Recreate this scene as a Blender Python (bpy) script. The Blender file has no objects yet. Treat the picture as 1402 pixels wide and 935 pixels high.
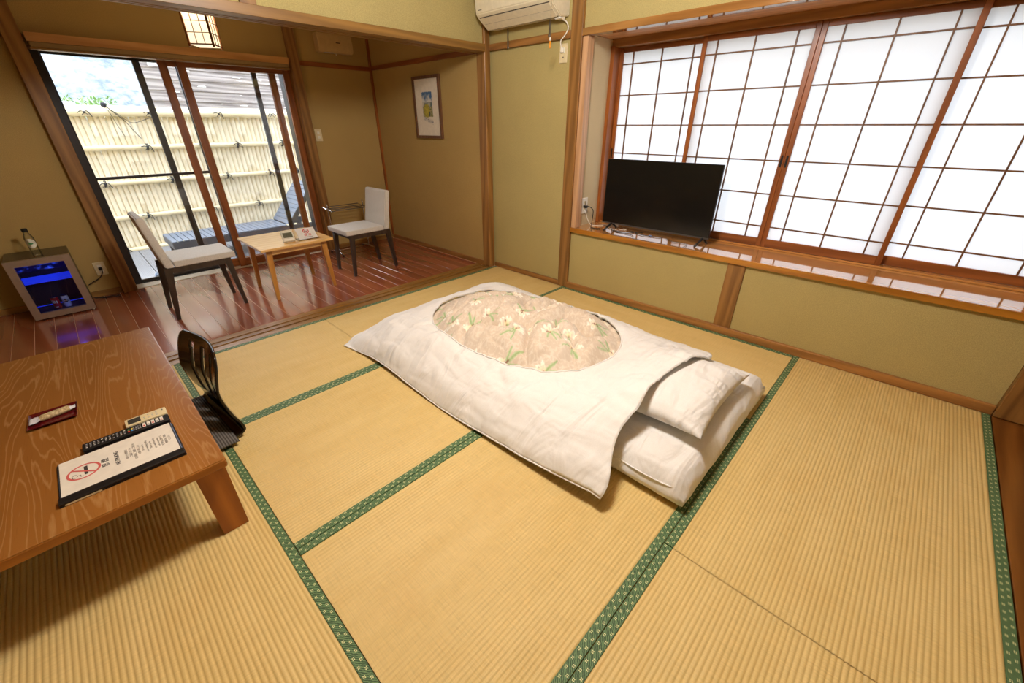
import bpy, bmesh, math, random
from mathutils import Vector, Matrix, noise as mnoise
random.seed(7)
PI = math.pi
SC = bpy.context.scene
COL = SC.collection

# ------------------------------------------------------------------ camera
cam_d = bpy.data.cameras.new('camera'); cam = bpy.data.objects.new('camera', cam_d); COL.objects.link(cam)
cam_d.sensor_width = 36.0; cam_d.lens = 558.02 / 1402 * 36.0; cam_d.clip_start = 0.02; cam_d.clip_end = 2000
_R = ((0.69181169, -0.72207562, -0.00183953), (-0.33991857, -0.32342204, -0.88309317), (0.63706511, 0.61155947, -0.46919406))
cam.matrix_world = Matrix(((_R[0][0], -_R[1][0], -_R[2][0], 0), (_R[0][1], -_R[1][1], -_R[2][1], 0),
                           (_R[0][2], -_R[1][2], -_R[2][2], 1.30), (0, 0, 0, 1)))
SC.camera = cam

# ------------------------------------------------------------------ sky, lights, exposure
world = bpy.data.worlds.new('overcast_sky'); SC.world = world; world.use_nodes = True
bg = world.node_tree.nodes['Background']
bg.inputs['Color'].default_value = (0.82, 0.90, 1.0, 1); bg.inputs['Strength'].default_value = 4.6

def point_lamp(name, loc, watts, color, radius):
    l = bpy.data.lights.new(name, 'POINT'); l.energy = watts; l.color = color; l.shadow_soft_size = radius
    o = bpy.data.objects.new(name, l); COL.objects.link(o); o.location = loc
    return o
point_lamp('room_lamp', (1.05, 1.05, 2.20), 130, (1.0, 0.99, 0.965), 0.17)
# hazy daylight slanting over the fence through the glass doors
sl_ = bpy.data.lights.new('hazy_sun', 'SUN'); sl_.energy = 5.5; sl_.angle = math.radians(38); sl_.color = (0.96, 0.98, 1.0)
so_ = bpy.data.objects.new('hazy_sun', sl_); COL.objects.link(so_)
so_.rotation_euler = Vector((0.10, -0.74, -0.66)).to_track_quat('-Z', 'Y').to_euler()

SC.view_settings.view_transform = 'Standard'; SC.view_settings.look = 'None'
SC.view_settings.gamma = 1.0; SC.view_settings.use_curve_mapping = False
SC.view_settings.exposure = 0.0
try:
    SC.cycles.use_denoising = True
    SC.cycles.max_bounces = 10; SC.cycles.diffuse_bounces = 6; SC.cycles.glossy_bounces = 4
    SC.cycles.transmission_bounces = 6; SC.cycles.transparent_max_bounces = 12
    SC.cycles.sample_clamp_indirect = 6.0
except Exception:
    pass

# ------------------------------------------------------------------ material helpers
def lin(r, g, b):
    f = lambda c: (c / 255 / 12.92) if c / 255 <= 0.04045 else ((c / 255 + 0.055) / 1.055) ** 2.4
    return (f(r), f(g), f(b), 1.0)

class NT:
    """small node-tree writer"""
    def __init__(s, name):
        s.m = bpy.data.materials.new(name); s.m.use_nodes = True
        s.t = s.m.node_tree; s.p = s.t.nodes['Principled BSDF']
    def n(s, typ, **kw):
        nd = s.t.nodes.new(typ)
        for k, v in kw.items():
            if hasattr(nd, k): setattr(nd, k, v)
        return nd
    def put(s, sock, v):
        if isinstance(v, bpy.types.NodeSocket): s.t.links.new(v, sock)
        else: sock.default_value = v
    def math(s, op, a, b=0.0, c=None):
        nd = s.n('ShaderNodeMath', operation=op); s.put(nd.inputs[0], a); s.put(nd.inputs[1], b)
        if c is not None: s.put(nd.inputs[2], c)
        return nd.outputs[0]
    def coord(s, scale=(1, 1, 1), rot=(0, 0, 0), out='Object'):
        tc = s.n('ShaderNodeTexCoord'); mp = s.n('ShaderNodeMapping')
        mp.inputs['Scale'].default_value = scale; mp.inputs['Rotation'].default_value = rot
        s.t.links.new(tc.outputs[out], mp.inputs['Vector']); return mp.outputs[0]
    def noise(s, vec, scale=5, detail=4, rough=0.55, dist=0.0):
        nd = s.n('ShaderNodeTexNoise'); s.put(nd.inputs['Vector'], vec)
        nd.inputs['Scale'].default_value = scale; nd.inputs['Detail'].default_value = detail
        nd.inputs['Roughness'].default_value = rough; nd.inputs['Distortion'].default_value = dist
        return nd.outputs['Fac']
    def wave(s, vec, scale=5, dist=0, detail=2, typ='BANDS', direction='X', dscale=1.0):
        nd = s.n('ShaderNodeTexWave', wave_type=typ)
        if typ == 'BANDS': nd.bands_direction = direction
        else: nd.rings_direction = direction
        s.put(nd.inputs['Vector'], vec); nd.inputs['Scale'].default_value = scale
        nd.inputs['Distortion'].default_value = dist; nd.inputs['Detail'].default_value = detail
        nd.inputs['Detail Scale'].default_value = dscale
        return nd.outputs['Fac']
    def ramp(s, fac, stops):
        nd = s.n('ShaderNodeValToRGB'); s.put(nd.inputs[0], fac); e = nd.color_ramp.elements
        while len(e) < len(stops): e.new(0.5)
        for i, (p, c) in enumerate(stops): e[i].position = p; e[i].color = c
        return nd.outputs[0]
    def mix(s, fac, a, b, mode='MIX'):
        nd = s.n('ShaderNodeMix', data_type='RGBA', blend_type=mode)
        s.put(nd.inputs[0], fac); s.put(nd.inputs[6], a); s.put(nd.inputs[7], b); return nd.outputs[2]
    def bump(s, h, strength=0.2, dist=0.01):
        nd = s.n('ShaderNodeBump'); nd.inputs['Strength'].default_value = strength
        nd.inputs['Distance'].default_value = dist; s.put(nd.inputs['Height'], h)
        s.t.links.new(nd.outputs[0], s.p.inputs['Normal'])
    def base(s, c): s.put(s.p.inputs['Base Color'], c)
    def set(s, rough=0.5, metal=0.0, spec=0.5, **kw):
        s.put(s.p.inputs['Roughness'], rough); s.put(s.p.inputs['Metallic'], metal)
        s.p.inputs['Specular IOR Level'].default_value = spec
        for k, v in kw.items(): s.put(s.p.inputs[k.replace('_', ' ')], v)
        return s.m

def mul(c, f): return (c[0] * f, c[1] * f, c[2] * f, 1)

def m_plain(name, c, rough=0.5, metal=0.0, spec=0.5, var=0.06, nscale=30, bump=0.0, **kw):
    w = NT(name); v = w.coord(); f = w.noise(v, nscale, 4)
    w.base(w.ramp(f, [(0.3, mul(c, 1 - var)), (0.7, mul(c, 1 + var))]))
    if bump: w.bump(f, bump, 0.003)
    return w.set(rough, metal, spec, **kw)

def m_plaster(name, c):
    w = NT(name); v = w.coord()
    f = w.noise(v, 260, 2, 0.7); g = w.noise(v, 3.0, 4)
    a = w.ramp(f, [(0.30, mul(c, 0.70)), (0.52, c), (0.72, mul(c, 1.32))])
    w.base(w.mix(0.35, a, w.ramp(g, [(0.3, mul(c, 0.88)), (0.7, mul(c, 1.08))])))
    w.bump(f, 0.25, 0.002)
    return w.set(0.85, spec=0.2)

def m_wood(name, c1, c2, axis='X', scale=1.0, rough=0.45, spec=0.5, coat=0.0, ringy=0.6, bump=0.06):
    """straight grain running along axis"""
    st = {'X': (0.6, 9, 9), 'Y': (9, 0.6, 9), 'Z': (9, 9, 0.6)}[axis]
    w = NT(name); v = w.coord(tuple(k * scale for k in st))
    oi = w.n('ShaderNodeObjectInfo')
    add = w.n('ShaderNodeVectorMath', operation='ADD'); w.t.links.new(v, add.inputs[0])
    cmb = w.n('ShaderNodeCombineXYZ'); r = w.math('MULTIPLY', oi.outputs['Random'], 37.0)
    for i in range(3): w.put(cmb.inputs[i], r)
    w.t.links.new(cmb.outputs[0], add.inputs[1]); v = add.outputs[0]
    a = w.noise(v, 1.2, 5, 0.6, 1.5); b = w.noise(v, 7.0, 3, 0.6, 0.3)
    f = w.math('ADD', w.math('MULTIPLY', a, ringy), w.math('MULTIPLY', b, 1 - ringy))
    rr = w.wave(v, 1.1, 6.0, 2, 'BANDS', 'DIAGONAL')
    f = w.math('ADD', w.math('MULTIPLY', f, 0.75), w.math('MULTIPLY', rr, 0.25))
    col = w.ramp(f, [(0.30, c2), (0.5, tuple((c1[i] + c2[i]) / 2 for i in range(3)) + (1,)), (0.68, c1)])
    tint = w.math('ADD', w.math('MULTIPLY', oi.outputs['Random'], 0.22), 0.89)
    cm = w.n('ShaderNodeCombineXYZ')
    for i in range(3): w.put(cm.inputs[i], tint)
    w.base(w.mix(1.0, col, cm.outputs[0], 'MULTIPLY'))
    if bump: w.bump(b, bump, 0.002)
    return w.set(rough, spec=spec, Coat_Weight=coat, Coat_Roughness=0.05)

def m_fabric(name, c1, c2, scale=500, rough=0.9, bump=0.2, sheen=0.2):
    w = NT(name); v = w.coord(); f = w.noise(v, scale, 2, 0.6)
    w.base(w.ramp(f, [(0.35, c2), (0.65, c1)])); w.bump(f, bump, 0.002)
    return w.set(rough, spec=0.2, Sheen_Weight=sheen)

def m_glass(name, tint=(1, 1, 1, 1), refl=1.0):
    m = bpy.data.materials.new(name); m.use_nodes = True; t = m.node_tree; t.nodes.clear()
    o = t.nodes.new('ShaderNodeOutputMaterial'); mx = t.nodes.new('ShaderNodeMixShader')
    tr = t.nodes.new('ShaderNodeBsdfTransparent'); gl = t.nodes.new('ShaderNodeBsdfGlossy'); fr = t.nodes.new('ShaderNodeFresnel')
    nz = t.nodes.new('ShaderNodeTexNoise'); nz.inputs['Scale'].default_value = 1.5
    rm = t.nodes.new('ShaderNodeMapRange'); rm.inputs['To Min'].default_value = 0.0; rm.inputs['To Max'].default_value = 0.012
    t.links.new(nz.outputs['Fac'], rm.inputs['Value']); t.links.new(rm.outputs[0], gl.inputs['Roughness'])
    fr.inputs['IOR'].default_value = 1.45; tr.inputs['Color'].default_value = tint
    mlt = t.nodes.new('ShaderNodeMath'); mlt.operation = 'MULTIPLY'; mlt.inputs[1].default_value = refl
    t.links.new(fr.outputs[0], mlt.inputs[0]); t.links.new(mlt.outputs[0], mx.inputs[0])
    t.links.new(tr.outputs[0], mx.inputs[1]); t.links.new(gl.outputs[0], mx.inputs[2]); t.links.new(mx.outputs[0], o.inputs[0])
    return m

def m_paper(name, c=(0.93, 0.93, 0.95, 1), t_c=(0.50, 0.505, 0.52, 1)):
    m = bpy.data.materials.new(name); m.use_nodes = True; t = m.node_tree; t.nodes.clear()
    o = t.nodes.new('ShaderNodeOutputMaterial'); mx = t.nodes.new('ShaderNodeMixShader'); mx.inputs[0].default_value = 0.62
    d = t.nodes.new('ShaderNodeBsdfDiffuse'); l = t.nodes.new('ShaderNodeBsdfTranslucent')
    tc = t.nodes.new('ShaderNodeTexCoord'); nz = t.nodes.new('ShaderNodeTexNoise'); nz.inputs['Scale'].default_value = 40; nz.inputs['Detail'].default_value = 6
    rp = t.nodes.new('ShaderNodeValToRGB'); rp.color_ramp.elements[0].color = mul(t_c, 0.97); rp.color_ramp.elements[1].color = t_c; d.inputs['Color'].default_value = c
    t.links.new(tc.outputs['Object'], nz.inputs['Vector']); t.links.new(nz.outputs['Fac'], rp.inputs[0])
    t.links.new(rp.outputs[0], l.inputs['Color'])
    t.links.new(d.outputs[0], mx.inputs[1]); t.links.new(l.outputs[0], mx.inputs[2]); t.links.new(mx.outputs[0], o.inputs[0])
    return m

def m_emit(name, c, strength):
    w = NT(name); v = w.coord(); f = w.noise(v, 25, 3)
    col = w.ramp(f, [(0.2, mul(c, 0.9)), (0.8, c)])
    w.base(c); w.put(w.p.inputs['Emission Color'], col); w.p.inputs['Emission Strength'].default_value = strength
    return w.set(0.6)

def m_attr(name, rough=0.9, bump=0.1, bscale=400, sheen=0.0):
    """flat print held in the mesh colour layer"""
    w = NT(name); a = w.n('ShaderNodeAttribute'); a.attribute_name = 'print'
    v = w.coord(); f = w.noise(v, bscale, 2)
    w.base(w.mix(0.06, a.outputs['Color'], w.ramp(f, [(0.3, (0.2, 0.2, 0.2, 1)), (0.7, (1, 1, 1, 1))])))
    w.bump(f, bump, 0.001)
    return w.set(rough, spec=0.2, Sheen_Weight=sheen)

M = {}
M['plaster_green'] = m_plaster('sand_plaster_olive', lin(182, 166, 110))
M['plaster_warm_lit'] = m_plaster('sand_plaster_warm_lit', lin(182, 154, 96))  # same olive plaster, warm veranda light put into a browner tone
M['plaster_pale'] = m_plaster('sand_plaster_pale', lin(205, 186, 148))
M['ceil'] = m_wood('ceiling_board', lin(205, 170, 120), lin(170, 130, 85), 'Y', 1, 0.6)
M['wood_post'] = m_wood('post_cedar', lin(162, 116, 60), lin(118, 80, 38), 'Z', 1, 0.42)
M['wood_x'] = m_wood('beam_cedar_x', lin(158, 116, 56), lin(124, 88, 40), 'X', 1, 0.42)
M['wood_y'] = m_wood('beam_cedar_y', lin(174, 122, 64), lin(134, 90, 44), 'Y', 1, 0.42)
M['wood_pale_z'] = m_wood('jamb_pale', lin(206, 164, 124), lin(178, 136, 98), 'Z', 1, 0.35)
M['wood_pale_y'] = m_wood('soffit_pale', lin(214, 160, 110), lin(188, 132, 84), 'Y', 1, 0.3)
M['wood_red_z'] = m_wood('sash_red_z', lin(164, 94, 40), lin(130, 70, 26), 'Z', 1, 0.38)
M['wood_red_x'] = m_wood('sash_red_x', lin(164, 94, 40), lin(130, 70, 26), 'X', 1, 0.38)
M['wood_red_y'] = m_wood('sash_red_y', lin(160, 94, 44), lin(124, 68, 28), 'Y', 1, 0.38)
M['wood_lattice'] = m_wood('lattice_cedar', lin(128, 88, 54), lin(100, 66, 40), 'Z', 1, 0.5)
M['shelf'] = m_wood('shelf_gloss', lin(206, 150, 88), lin(192, 132, 70), 'Y', 0.6, 0.05, 1.0, 1.0, bump=0.0)
M['lintel'] = m_wood('lintel_gloss', lin(176, 124, 66), lin(140, 94, 46), 'Y', 1, 0.10, 0.9, 0.8, bump=0.0)
M['shelf_edge'] = m_wood('shelf_edge', lin(196, 132, 44), lin(158, 98, 26), 'Y', 1, 0.3)
M['plank'] = m_wood('veranda_plank', lin(162, 92, 62), lin(144, 78, 52), 'Y', 0.5, 0.17, 0.5, 0.4, bump=0.0)
M['filler'] = m_plain('joint_filler', lin(222, 170, 130), 0.4)
M['hall'] = m_wood('hall_board', lin(142, 90, 38), lin(106, 62, 22), 'X', 0.8, 0.3)
M['side_table'] = m_wood('birch_honey', lin(236, 190, 116), lin(218, 168, 92), 'X', 0.9, 0.25, 0.5, 0.3, bump=0.01)
M['side_leg'] = m_wood('birch_honey_leg', lin(198, 142, 66), lin(172, 114, 46), 'Z', 0.9, 0.3, bump=0.01)
M['dark_wood'] = m_wood('espresso_wood', lin(64, 48, 40), lin(44, 32, 26), 'Z', 1, 0.35, bump=0.01)
M['seat_fabric'] = m_fabric('oatmeal_tweed', lin(222, 218, 212), lin(186, 180, 170), 420)
def m_sheet():
    w = NT('white_cotton'); f = w.noise(w.coord(), 300, 2)
    w.base(w.ramp(f, [(0.35, lin(231, 230, 228)), (0.65, lin(237, 236, 234))]))
    a = w.noise(w.coord((2.2, 7, 3), (0, 0, 0.75)), 1.0, 3, 0.5, 0.8); b = w.noise(w.coord((9, 3.2, 5), (0, 0, 0.35)), 1.0, 2, 0.4, 0.4)
    h = w.math('ADD', a, w.math('MULTIPLY', b, 0.7))
    w.bump(h, 0.85, 0.045); return w.set(0.85, spec=0.15, Sheen_Weight=0.1)
M['white_sheet'] = m_sheet()
M['black_plastic'] = m_plain('black_plastic', lin(24, 24, 26), 0.35)
M['black_gloss'] = m_plain('black_lacquer', lin(22, 14, 12), 0.12)
M['screen'] = m_plain('screen_glass', lin(20, 19, 18), 0.16, spec=0.5)
M['white_plastic'] = m_plain('white_plastic', lin(236, 232, 218), 0.4)
M['cream_plastic'] = m_plain('cream_plastic', lin(222, 206, 164), 0.4)
M['ac_plastic'] = m_plain('aircon_plastic', lin(232, 222, 194), 0.4)
M['slot'] = m_plain('dark_slot', lin(70, 58, 44), 0.6)
M['chrome'] = m_plain('chrome', lin(210, 210, 215), 0.15, 1.0)
M['steel'] = m_plain('brushed_steel', lin(186, 172, 160), 0.38, 0.85)
M['grey_metal'] = m_plain('grey_strap', lin(120, 112, 100), 0.4, 0.6)
M['alum'] = m_plain('bronze_aluminium', lin(46, 40, 38), 0.4, 0.3)
M['alum_thin'] = m_plain('grey_aluminium', lin(74, 82, 92), 0.35, 0.4)
M['glass'] = m_glass('window_glass')
M['paper'] = m_paper('shoji_paper')
def m_lantern():
    w = NT('lantern_paper'); f = w.noise(w.coord(), 25, 3)
    w.base((0.30, 0.25, 0.17, 1)); w.put(w.p.inputs['Emission Color'], w.ramp(f, [(0.2, (0.92, 0.76, 0.50, 1)), (0.8, (1.0, 0.83, 0.56, 1))])); w.p.inputs['Emission Strength'].default_value = 1.25
    w.put(w.p.inputs['Alpha'], 0.6); return w.set(0.7)
M['lamp_paper'] = m_lantern()
M['lamp_wood'] = m_wood('lantern_cedar', lin(150, 92, 36), lin(110, 62, 22), 'Z', 2, 0.4)
M['bamboo'] = m_plain('fence_bamboo', lin(235, 228, 206), 0.45, nscale=4, var=0.04)
M['bamboo_x'] = m_plain('fence_bamboo_rail', lin(240, 230, 196), 0.45, nscale=4, var=0.05)
M['tie'] = m_plain('tie_cord', lin(34, 40, 50), 0.8)
M['deck'] = m_plain('deck_composite', lin(150, 152, 158), 0.6, nscale=60)
M['lounger'] = m_plain('lounger_grey', lin(112, 122, 138), 0.6, nscale=80)
M['lounger_side'] = m_plain('lounger_grey_side', lin(84, 86, 92), 0.6, nscale=80)
M['old_board'] = m_wood('weathered_board', lin(170, 162, 158), lin(112, 104, 102), 'X', 0.8, 0.8)
M['hill'] = None

# tatami rush: length along local x; fine weave across
def m_tatami():
    w = NT('rush_matting'); tc = w.n('ShaderNodeTexCoord'); v = tc.outputs['Object']
    sx = w.n('ShaderNodeSeparateXYZ'); w.t.links.new(v, sx.inputs[0])
    # every rush stalk is a thin line across the mat
    mp = w.coord((330, 10, 1)); st = w.noise(mp, 1.0, 2, 0.6)
    mp2 = w.coord((2.0, 12, 1)); big = w.noise(mp2, 1.0, 4)
    mp3 = w.coord((3.2, 3.2, 1)); bl = w.noise(mp3, 1.0, 3)
    c = lin(216, 190, 126)
    a = w.ramp(st, [(0.25, mul(c, 0.80)), (0.5, c), (0.8, mul(c, 1.14))])
    b = w.ramp(big, [(0.25, lin(204, 174, 106)), (0.75, lin(224, 200, 140))])
    col = w.mix(0.45, a, b)
    col = w.mix(w.math('MULTIPLY', w.ramp(bl, [(0.55, (0, 0, 0, 1)), (0.8, (1, 1, 1, 1))]), 0.25), col, lin(196, 150, 74))
    w.base(col); w.bump(st, 0.35, 0.0015)
    return w.set(0.52, spec=0.35)
M['rush'] = m_tatami()

def m_heri():
    w = NT('green_border_cloth'); tc = w.n('ShaderNodeTexCoord')
    sx = w.n('ShaderNodeSeparateXYZ'); w.t.links.new(tc.outputs['Object'], sx.inputs[0]); x, y = sx.outputs[0], sx.outputs[1]
    P = 0.030; masks = []
    for yo, ph in ((-0.0072, 0.0), (0.0072, 0.5)):
        u = w.math('SUBTRACT', w.math('FRACT', w.math('ADD', w.math('DIVIDE', x, P), ph)), 0.5)
        du = w.math('ABSOLUTE', w.math('MULTIPLY', u, P)); dv = w.math('ABSOLUTE', w.math('SUBTRACT', y, yo))
        inside = w.math('MULTIPLY', w.math('LESS_THAN', du, 0.0042), w.math('LESS_THAN', dv, 0.0032))
        cross = w.math('MULTIPLY', w.math('GREATER_THAN', du, 0.0009), w.math('GREATER_THAN', dv, 0.0007))
        masks.append(w.math('MULTIPLY', inside, cross))
    dot = w.math('MAXIMUM', masks[0], masks[1])
    wv = w.wave(w.coord((1, 1, 1), (0, 0, 0.9)), 62, 3.5, 2, 'BANDS', 'X', 2.0)
    g = w.ramp(wv, [(0.35, lin(58, 84, 56)), (0.75, lin(108, 140, 96))])
    w.base(w.mix(dot, g, lin(222, 222, 168))); w.bump(wv, 0.15, 0.001)
    return w.set(0.6, spec=0.3)
M['heri'] = m_heri()

def m_tabletop():
    w = NT('keyaki_tabletop')
    n1 = w.noise(w.coord((4.2, 0.50, 1)), 1.25, 2, 0.42, 0.4)
    fine = w.noise(w.coord((60, 5, 1)), 1.0, 3, 0.6)
    ph = w.math('ADD', w.math('MULTIPLY', n1, 30.0), w.math('MULTIPLY', fine, 1.1))
    fr_ = w.math('FRACT', ph)
    line = w.ramp(w.math('ABSOLUTE', w.math('SUBTRACT', fr_, 0.5)), [(0.34, (0, 0, 0, 1)), (0.5, (1, 1, 1, 1))])
    broad = w.noise(w.coord((5, 0.7, 1)), 1.0, 3)
    pore = w.noise(w.coord((320, 12, 1)), 1.0, 2, 0.7)
    spk = w.noise(w.coord((30, 14, 1)), 1.0, 6, 0.8)
    col = w.ramp(broad, [(0.3, lin(136, 86, 36)), (0.7, lin(158, 104, 48))])
    col = w.mix(w.math('MULTIPLY', line, 0.36), col, lin(200, 156, 100))
    col = w.mix(w.math('MULTIPLY', w.ramp(pore, [(0.58, (0, 0, 0, 1)), (0.75, (1, 1, 1, 1))]), 0.22), col, lin(104, 56, 18))
    col = w.mix(w.math('MULTIPLY', w.ramp(spk, [(0.66, (0, 0, 0, 1)), (0.78, (1, 1, 1, 1))]), 0.22), col, lin(226, 196, 160))
    w.base(col); w.bump(w.math('ADD', line, fine), 0.06, 0.001)
    return w.set(0.27, spec=0.5)
M['tabletop'] = m_tabletop()
M['table_side'] = m_wood('keyaki_side', lin(176, 112, 36), lin(146, 84, 20), 'X', 0.8, 0.35)
M['table_leg'] = m_wood('keyaki_leg', lin(168, 100, 34), lin(132, 72, 20), 'Z', 0.8, 0.35)

def m_duvet_print(): return m_attr('flower_print', 0.85, 0.25, 260, 0.2)
M['flower'] = m_duvet_print()
M['art'] = m_attr('watercolour_print', 0.7, 0.0)
M['mountain'] = None

# ------------------------------------------------------------------ geometry helpers
def box(bm, x0, x1, y0, y1, z0, z1, bev=0.0, seg=1):
    b2 = bmesh.new()
    bmesh.ops.create_cube(b2, size=1.0)
    bmesh.ops.transform(b2, matrix=Matrix.Translation(((x0 + x1) / 2, (y0 + y1) / 2, (z0 + z1) / 2)) @
                        Matrix.Diagonal((abs(x1 - x0), abs(y1 - y0), abs(z1 - z0), 1)), verts=b2.verts)
    if bev > 0:
        bmesh.ops.bevel(b2, geom=list(b2.edges), offset=bev, segments=seg, profile=0.7, affect='EDGES', clamp_overlap=True)
    tmp = bpy.data.meshes.new('tmp'); b2.to_mesh(tmp); b2.free(); bm.from_mesh(tmp); bpy.data.meshes.remove(tmp)
    return bm

def B(*a, **k):
    bm = bmesh.new(); return box(bm, *a, **k)

def rawfaces(bm, vs, fs):
    v = [bm.verts.new(p) for p in vs]
    for f in fs:
        try: bm.faces.new([v[i] for i in f])
        except ValueError: pass
    return bm

def frustum(bm, c0, s0, z0, c1, s1, z1):
    vs = []
    for (c, s, z) in ((c0, s0, z0), (c1, s1, z1)):
        for dx, dy in ((-1, -1), (1, -1), (1, 1), (-1, 1)):
            vs.append((c[0] + dx * s[0] / 2, c[1] + dy * s[1] / 2, z))
    return rawfaces(bm, vs, [(3, 2, 1, 0), (4, 5, 6, 7), (0, 1, 5, 4), (1, 2, 6, 5), (2, 3, 7, 6), (3, 0, 4, 7)])

def spline(pts, n=8):
    P = [Vector(p) for p in pts]; out = []
    for i in range(len(P) - 1):
        p0 = P[max(i - 1, 0)]; p1 = P[i]; p2 = P[i + 1]; p3 = P[min(i + 2, len(P) - 1)]
        for k in range(n):
            t = k / n
            out.append(0.5 * ((2 * p1) + (-p0 + p2) * t + (2 * p0 - 5 * p1 + 4 * p2 - p3) * t * t + (-p0 + 3 * p1 - 3 * p2 + p3) * t ** 3))
    out.append(P[-1]); return out

def tube(bm, pts, r, seg=8, closed=False):
    pts = [Vector(p) for p in pts]; n = len(pts); rings = []; up = Vector((0, 0, 1))
    for i, p in enumerate(pts):
        a = pts[(i - 1) % n] if (closed or i > 0) else p
        b = pts[(i + 1) % n] if (closed or i < n - 1) else p
        t = (b - a)
        t = t.normalized() if t.length > 1e-9 else Vector((0, 0, 1))
        s = t.cross(up)
        if s.length < 1e-3: s = t.cross(Vector((1, 0, 0)))
        s.normalize(); u = s.cross(t)
        rr = r[i] if isinstance(r, (list, tuple)) else r
        rings.append([bm.verts.new(p + (s * math.cos(2 * PI * k / seg) + u * math.sin(2 * PI * k / seg)) * rr) for k in range(seg)])
    for i in range(n if closed else n - 1):
        A, C = rings[i], rings[(i + 1) % n]
        for k in range(seg):
            bm.faces.new((A[k], A[(k + 1) % seg], C[(k + 1) % seg], C[k]))
    if not closed:
        bm.faces.new(list(reversed(rings[0]))); bm.faces.new(rings[-1])
    return bm

def lathe(bm, prof, c=(0, 0, 0), seg=24):
    rings = []
    for r, z in prof:
        if r < 1e-6: rings.append([bm.verts.new((c[0], c[1], c[2] + z))])
        else: rings.append([bm.verts.new((c[0] + r * math.cos(2 * PI * k / seg), c[1] + r * math.sin(2 * PI * k / seg), c[2] + z)) for k in range(seg)])
    for A, C in zip(rings, rings[1:]):
        for k in range(seg):
            k2 = (k + 1) % seg
            if len(A) == 1 and len(C) == 1: continue
            if len(A) == 1: bm.faces.new((A[0], C[k2], C[k]))
            elif len(C) == 1: bm.faces.new((A[k], A[k2], C[0]))
            else: bm.faces.new((A[k], A[k2], C[k2], C[k]))
    return bm

def prism(bm, poly, axis, a, b):
    """poly: list of 2-D points in the plane across axis"""
    def P(p, t): return {'x': (t, p[0], p[1]), 'y': (p[0], t, p[1]), 'z': (p[0], p[1], t)}[axis]
    n = len(poly); vs = [P(p, a) for p in poly] + [P(p, b) for p in poly]
    fs = [tuple(reversed(range(n))), tuple(range(n, 2 * n))] + [(i, (i + 1) % n, n + (i + 1) % n, n + i) for i in range(n)]
    rawfaces(bm, vs, fs); bmesh.ops.recalc_face_normals(bm, faces=bm.faces); return bm

def link(name, data, parent=None):
    o = bpy.data.objects.new(name, data); COL.objects.link(o)
    if parent is not None: o.parent = parent
    return o

def obj(name, bm, mat, parent=None, smooth=False, loc=None, rot=None):
    me = bpy.data.meshes.new(name)
    bmesh.ops.recalc_face_normals(bm, faces=bm.faces)
    bm.to_mesh(me); bm.free()
    if mat: me.materials.append(mat)
    if smooth:
        for p in me.polygons: p.use_smooth = True
    o = link(name, me, parent)
    if loc: o.location = loc
    if rot: o.rotation_euler = rot
    return o

def smooth_angle(o, deg=40):
    me = o.data
    for p in me.polygons: p.use_smooth = True
    me.set_sharp_from_angle(angle=math.radians(deg))
    return o

def tag(o, label=None, cat=None, group=None, kind=None):
    if label: o['label'] = label
    if cat: o['category'] = cat
    if group: o['group'] = group
    if kind: o['kind'] = kind
    return o

def thing(name, label, cat, loc=(0, 0, 0), rotz=0.0, group=None):
    o = link(name, None); o.location = loc; o.rotation_euler = (0, 0, rotz); o.empty_display_size = 0.1
    return tag(o, label, cat, group)

def struct(name, bm, mat, parent=None, **k):
    o = obj(name, bm, mat, parent, **k)
    if parent is None: o['kind'] = 'structure'
    return o

def sempty(name):
    o = link(name, None); o['kind'] = 'structure'; return o

def text(name, body, size, mat, loc, rot, parent=None, align='CENTER', thick=0.0004, sx=1.0):
    cu = bpy.data.curves.new(name, 'FONT'); cu.body = body; cu.size = size; cu.align_x = align; cu.align_y = 'CENTER'; cu.extrude = thick
    if FONT: cu.font = FONT
    o = bpy.data.objects.new('tmp_text', cu); COL.objects.link(o)
    dg = bpy.context.evaluated_depsgraph_get(); dg.update()
    me = bpy.data.meshes.new_from_object(o.evaluated_get(dg)); bpy.data.objects.remove(o); bpy.data.curves.remove(cu)
    me.materials.clear(); me.materials.append(mat)
    r = link(name, me, parent); r.location = loc; r.rotation_euler = rot; r.scale = (sx, 1, 1)
    return r
FONT = None

# ------------------------------------------------------------------ the shell
XW = 2.885      # window wall face
YB = 4.85       # veranda back wall face
YT = 2.995      # end of the tatami
ZL = 1.845      # underside of the lintel line
ZC = 2.42       # ceiling

floor = struct('floor', B(-2.3, 3.0, -2.2, 4.9, -0.09, -0.046), M['filler'])
# veranda boards, one by one
pitch = 0.1055; k0 = -20
plank_mesh = None
for i in range(-20, 28):
    xa = 0.046 + pitch * i; xb = xa + pitch - 0.0022
    if xb > 2.83: break
    o = obj('plank', B(-(pitch - 0.0026) / 2, (pitch - 0.0026) / 2, -0.8125, 0.8125, -0.02, 0.0, 0.0012), M['plank'], floor) if plank_mesh is None else link('plank', plank_mesh, floor)
    plank_mesh = o.data
    o.location = ((xa + xb) / 2, 4.0225, 0.0)
obj('joint_filler', B(-2.2, 2.83, 3.21, 4.84, -0.046, -0.0016), M['filler'], floor)
obj('subfloor', B(-2.2, -0.772, -0.61, 2.995, -0.046, -0.001), M['hall'], floor)
# hall boards at the right behind the tatami edge
hb = None
for i in range(7):
    y1 = -0.612 - i * 0.2; 
    o = obj('hall_board', B(-2.6, 2.6, -0.099, 0.099, -0.02, 0.0, 0.001), M['hall'], floor) if hb is None else link('hall_board', hb, floor)
    hb = o.data; o.location = (0.27, y1 - 0.1, -0.004)
obj('hall_bed', B(-2.3, 2.885, -2.2, -0.612, -0.046, -0.024), M['hall'], floor)

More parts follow.
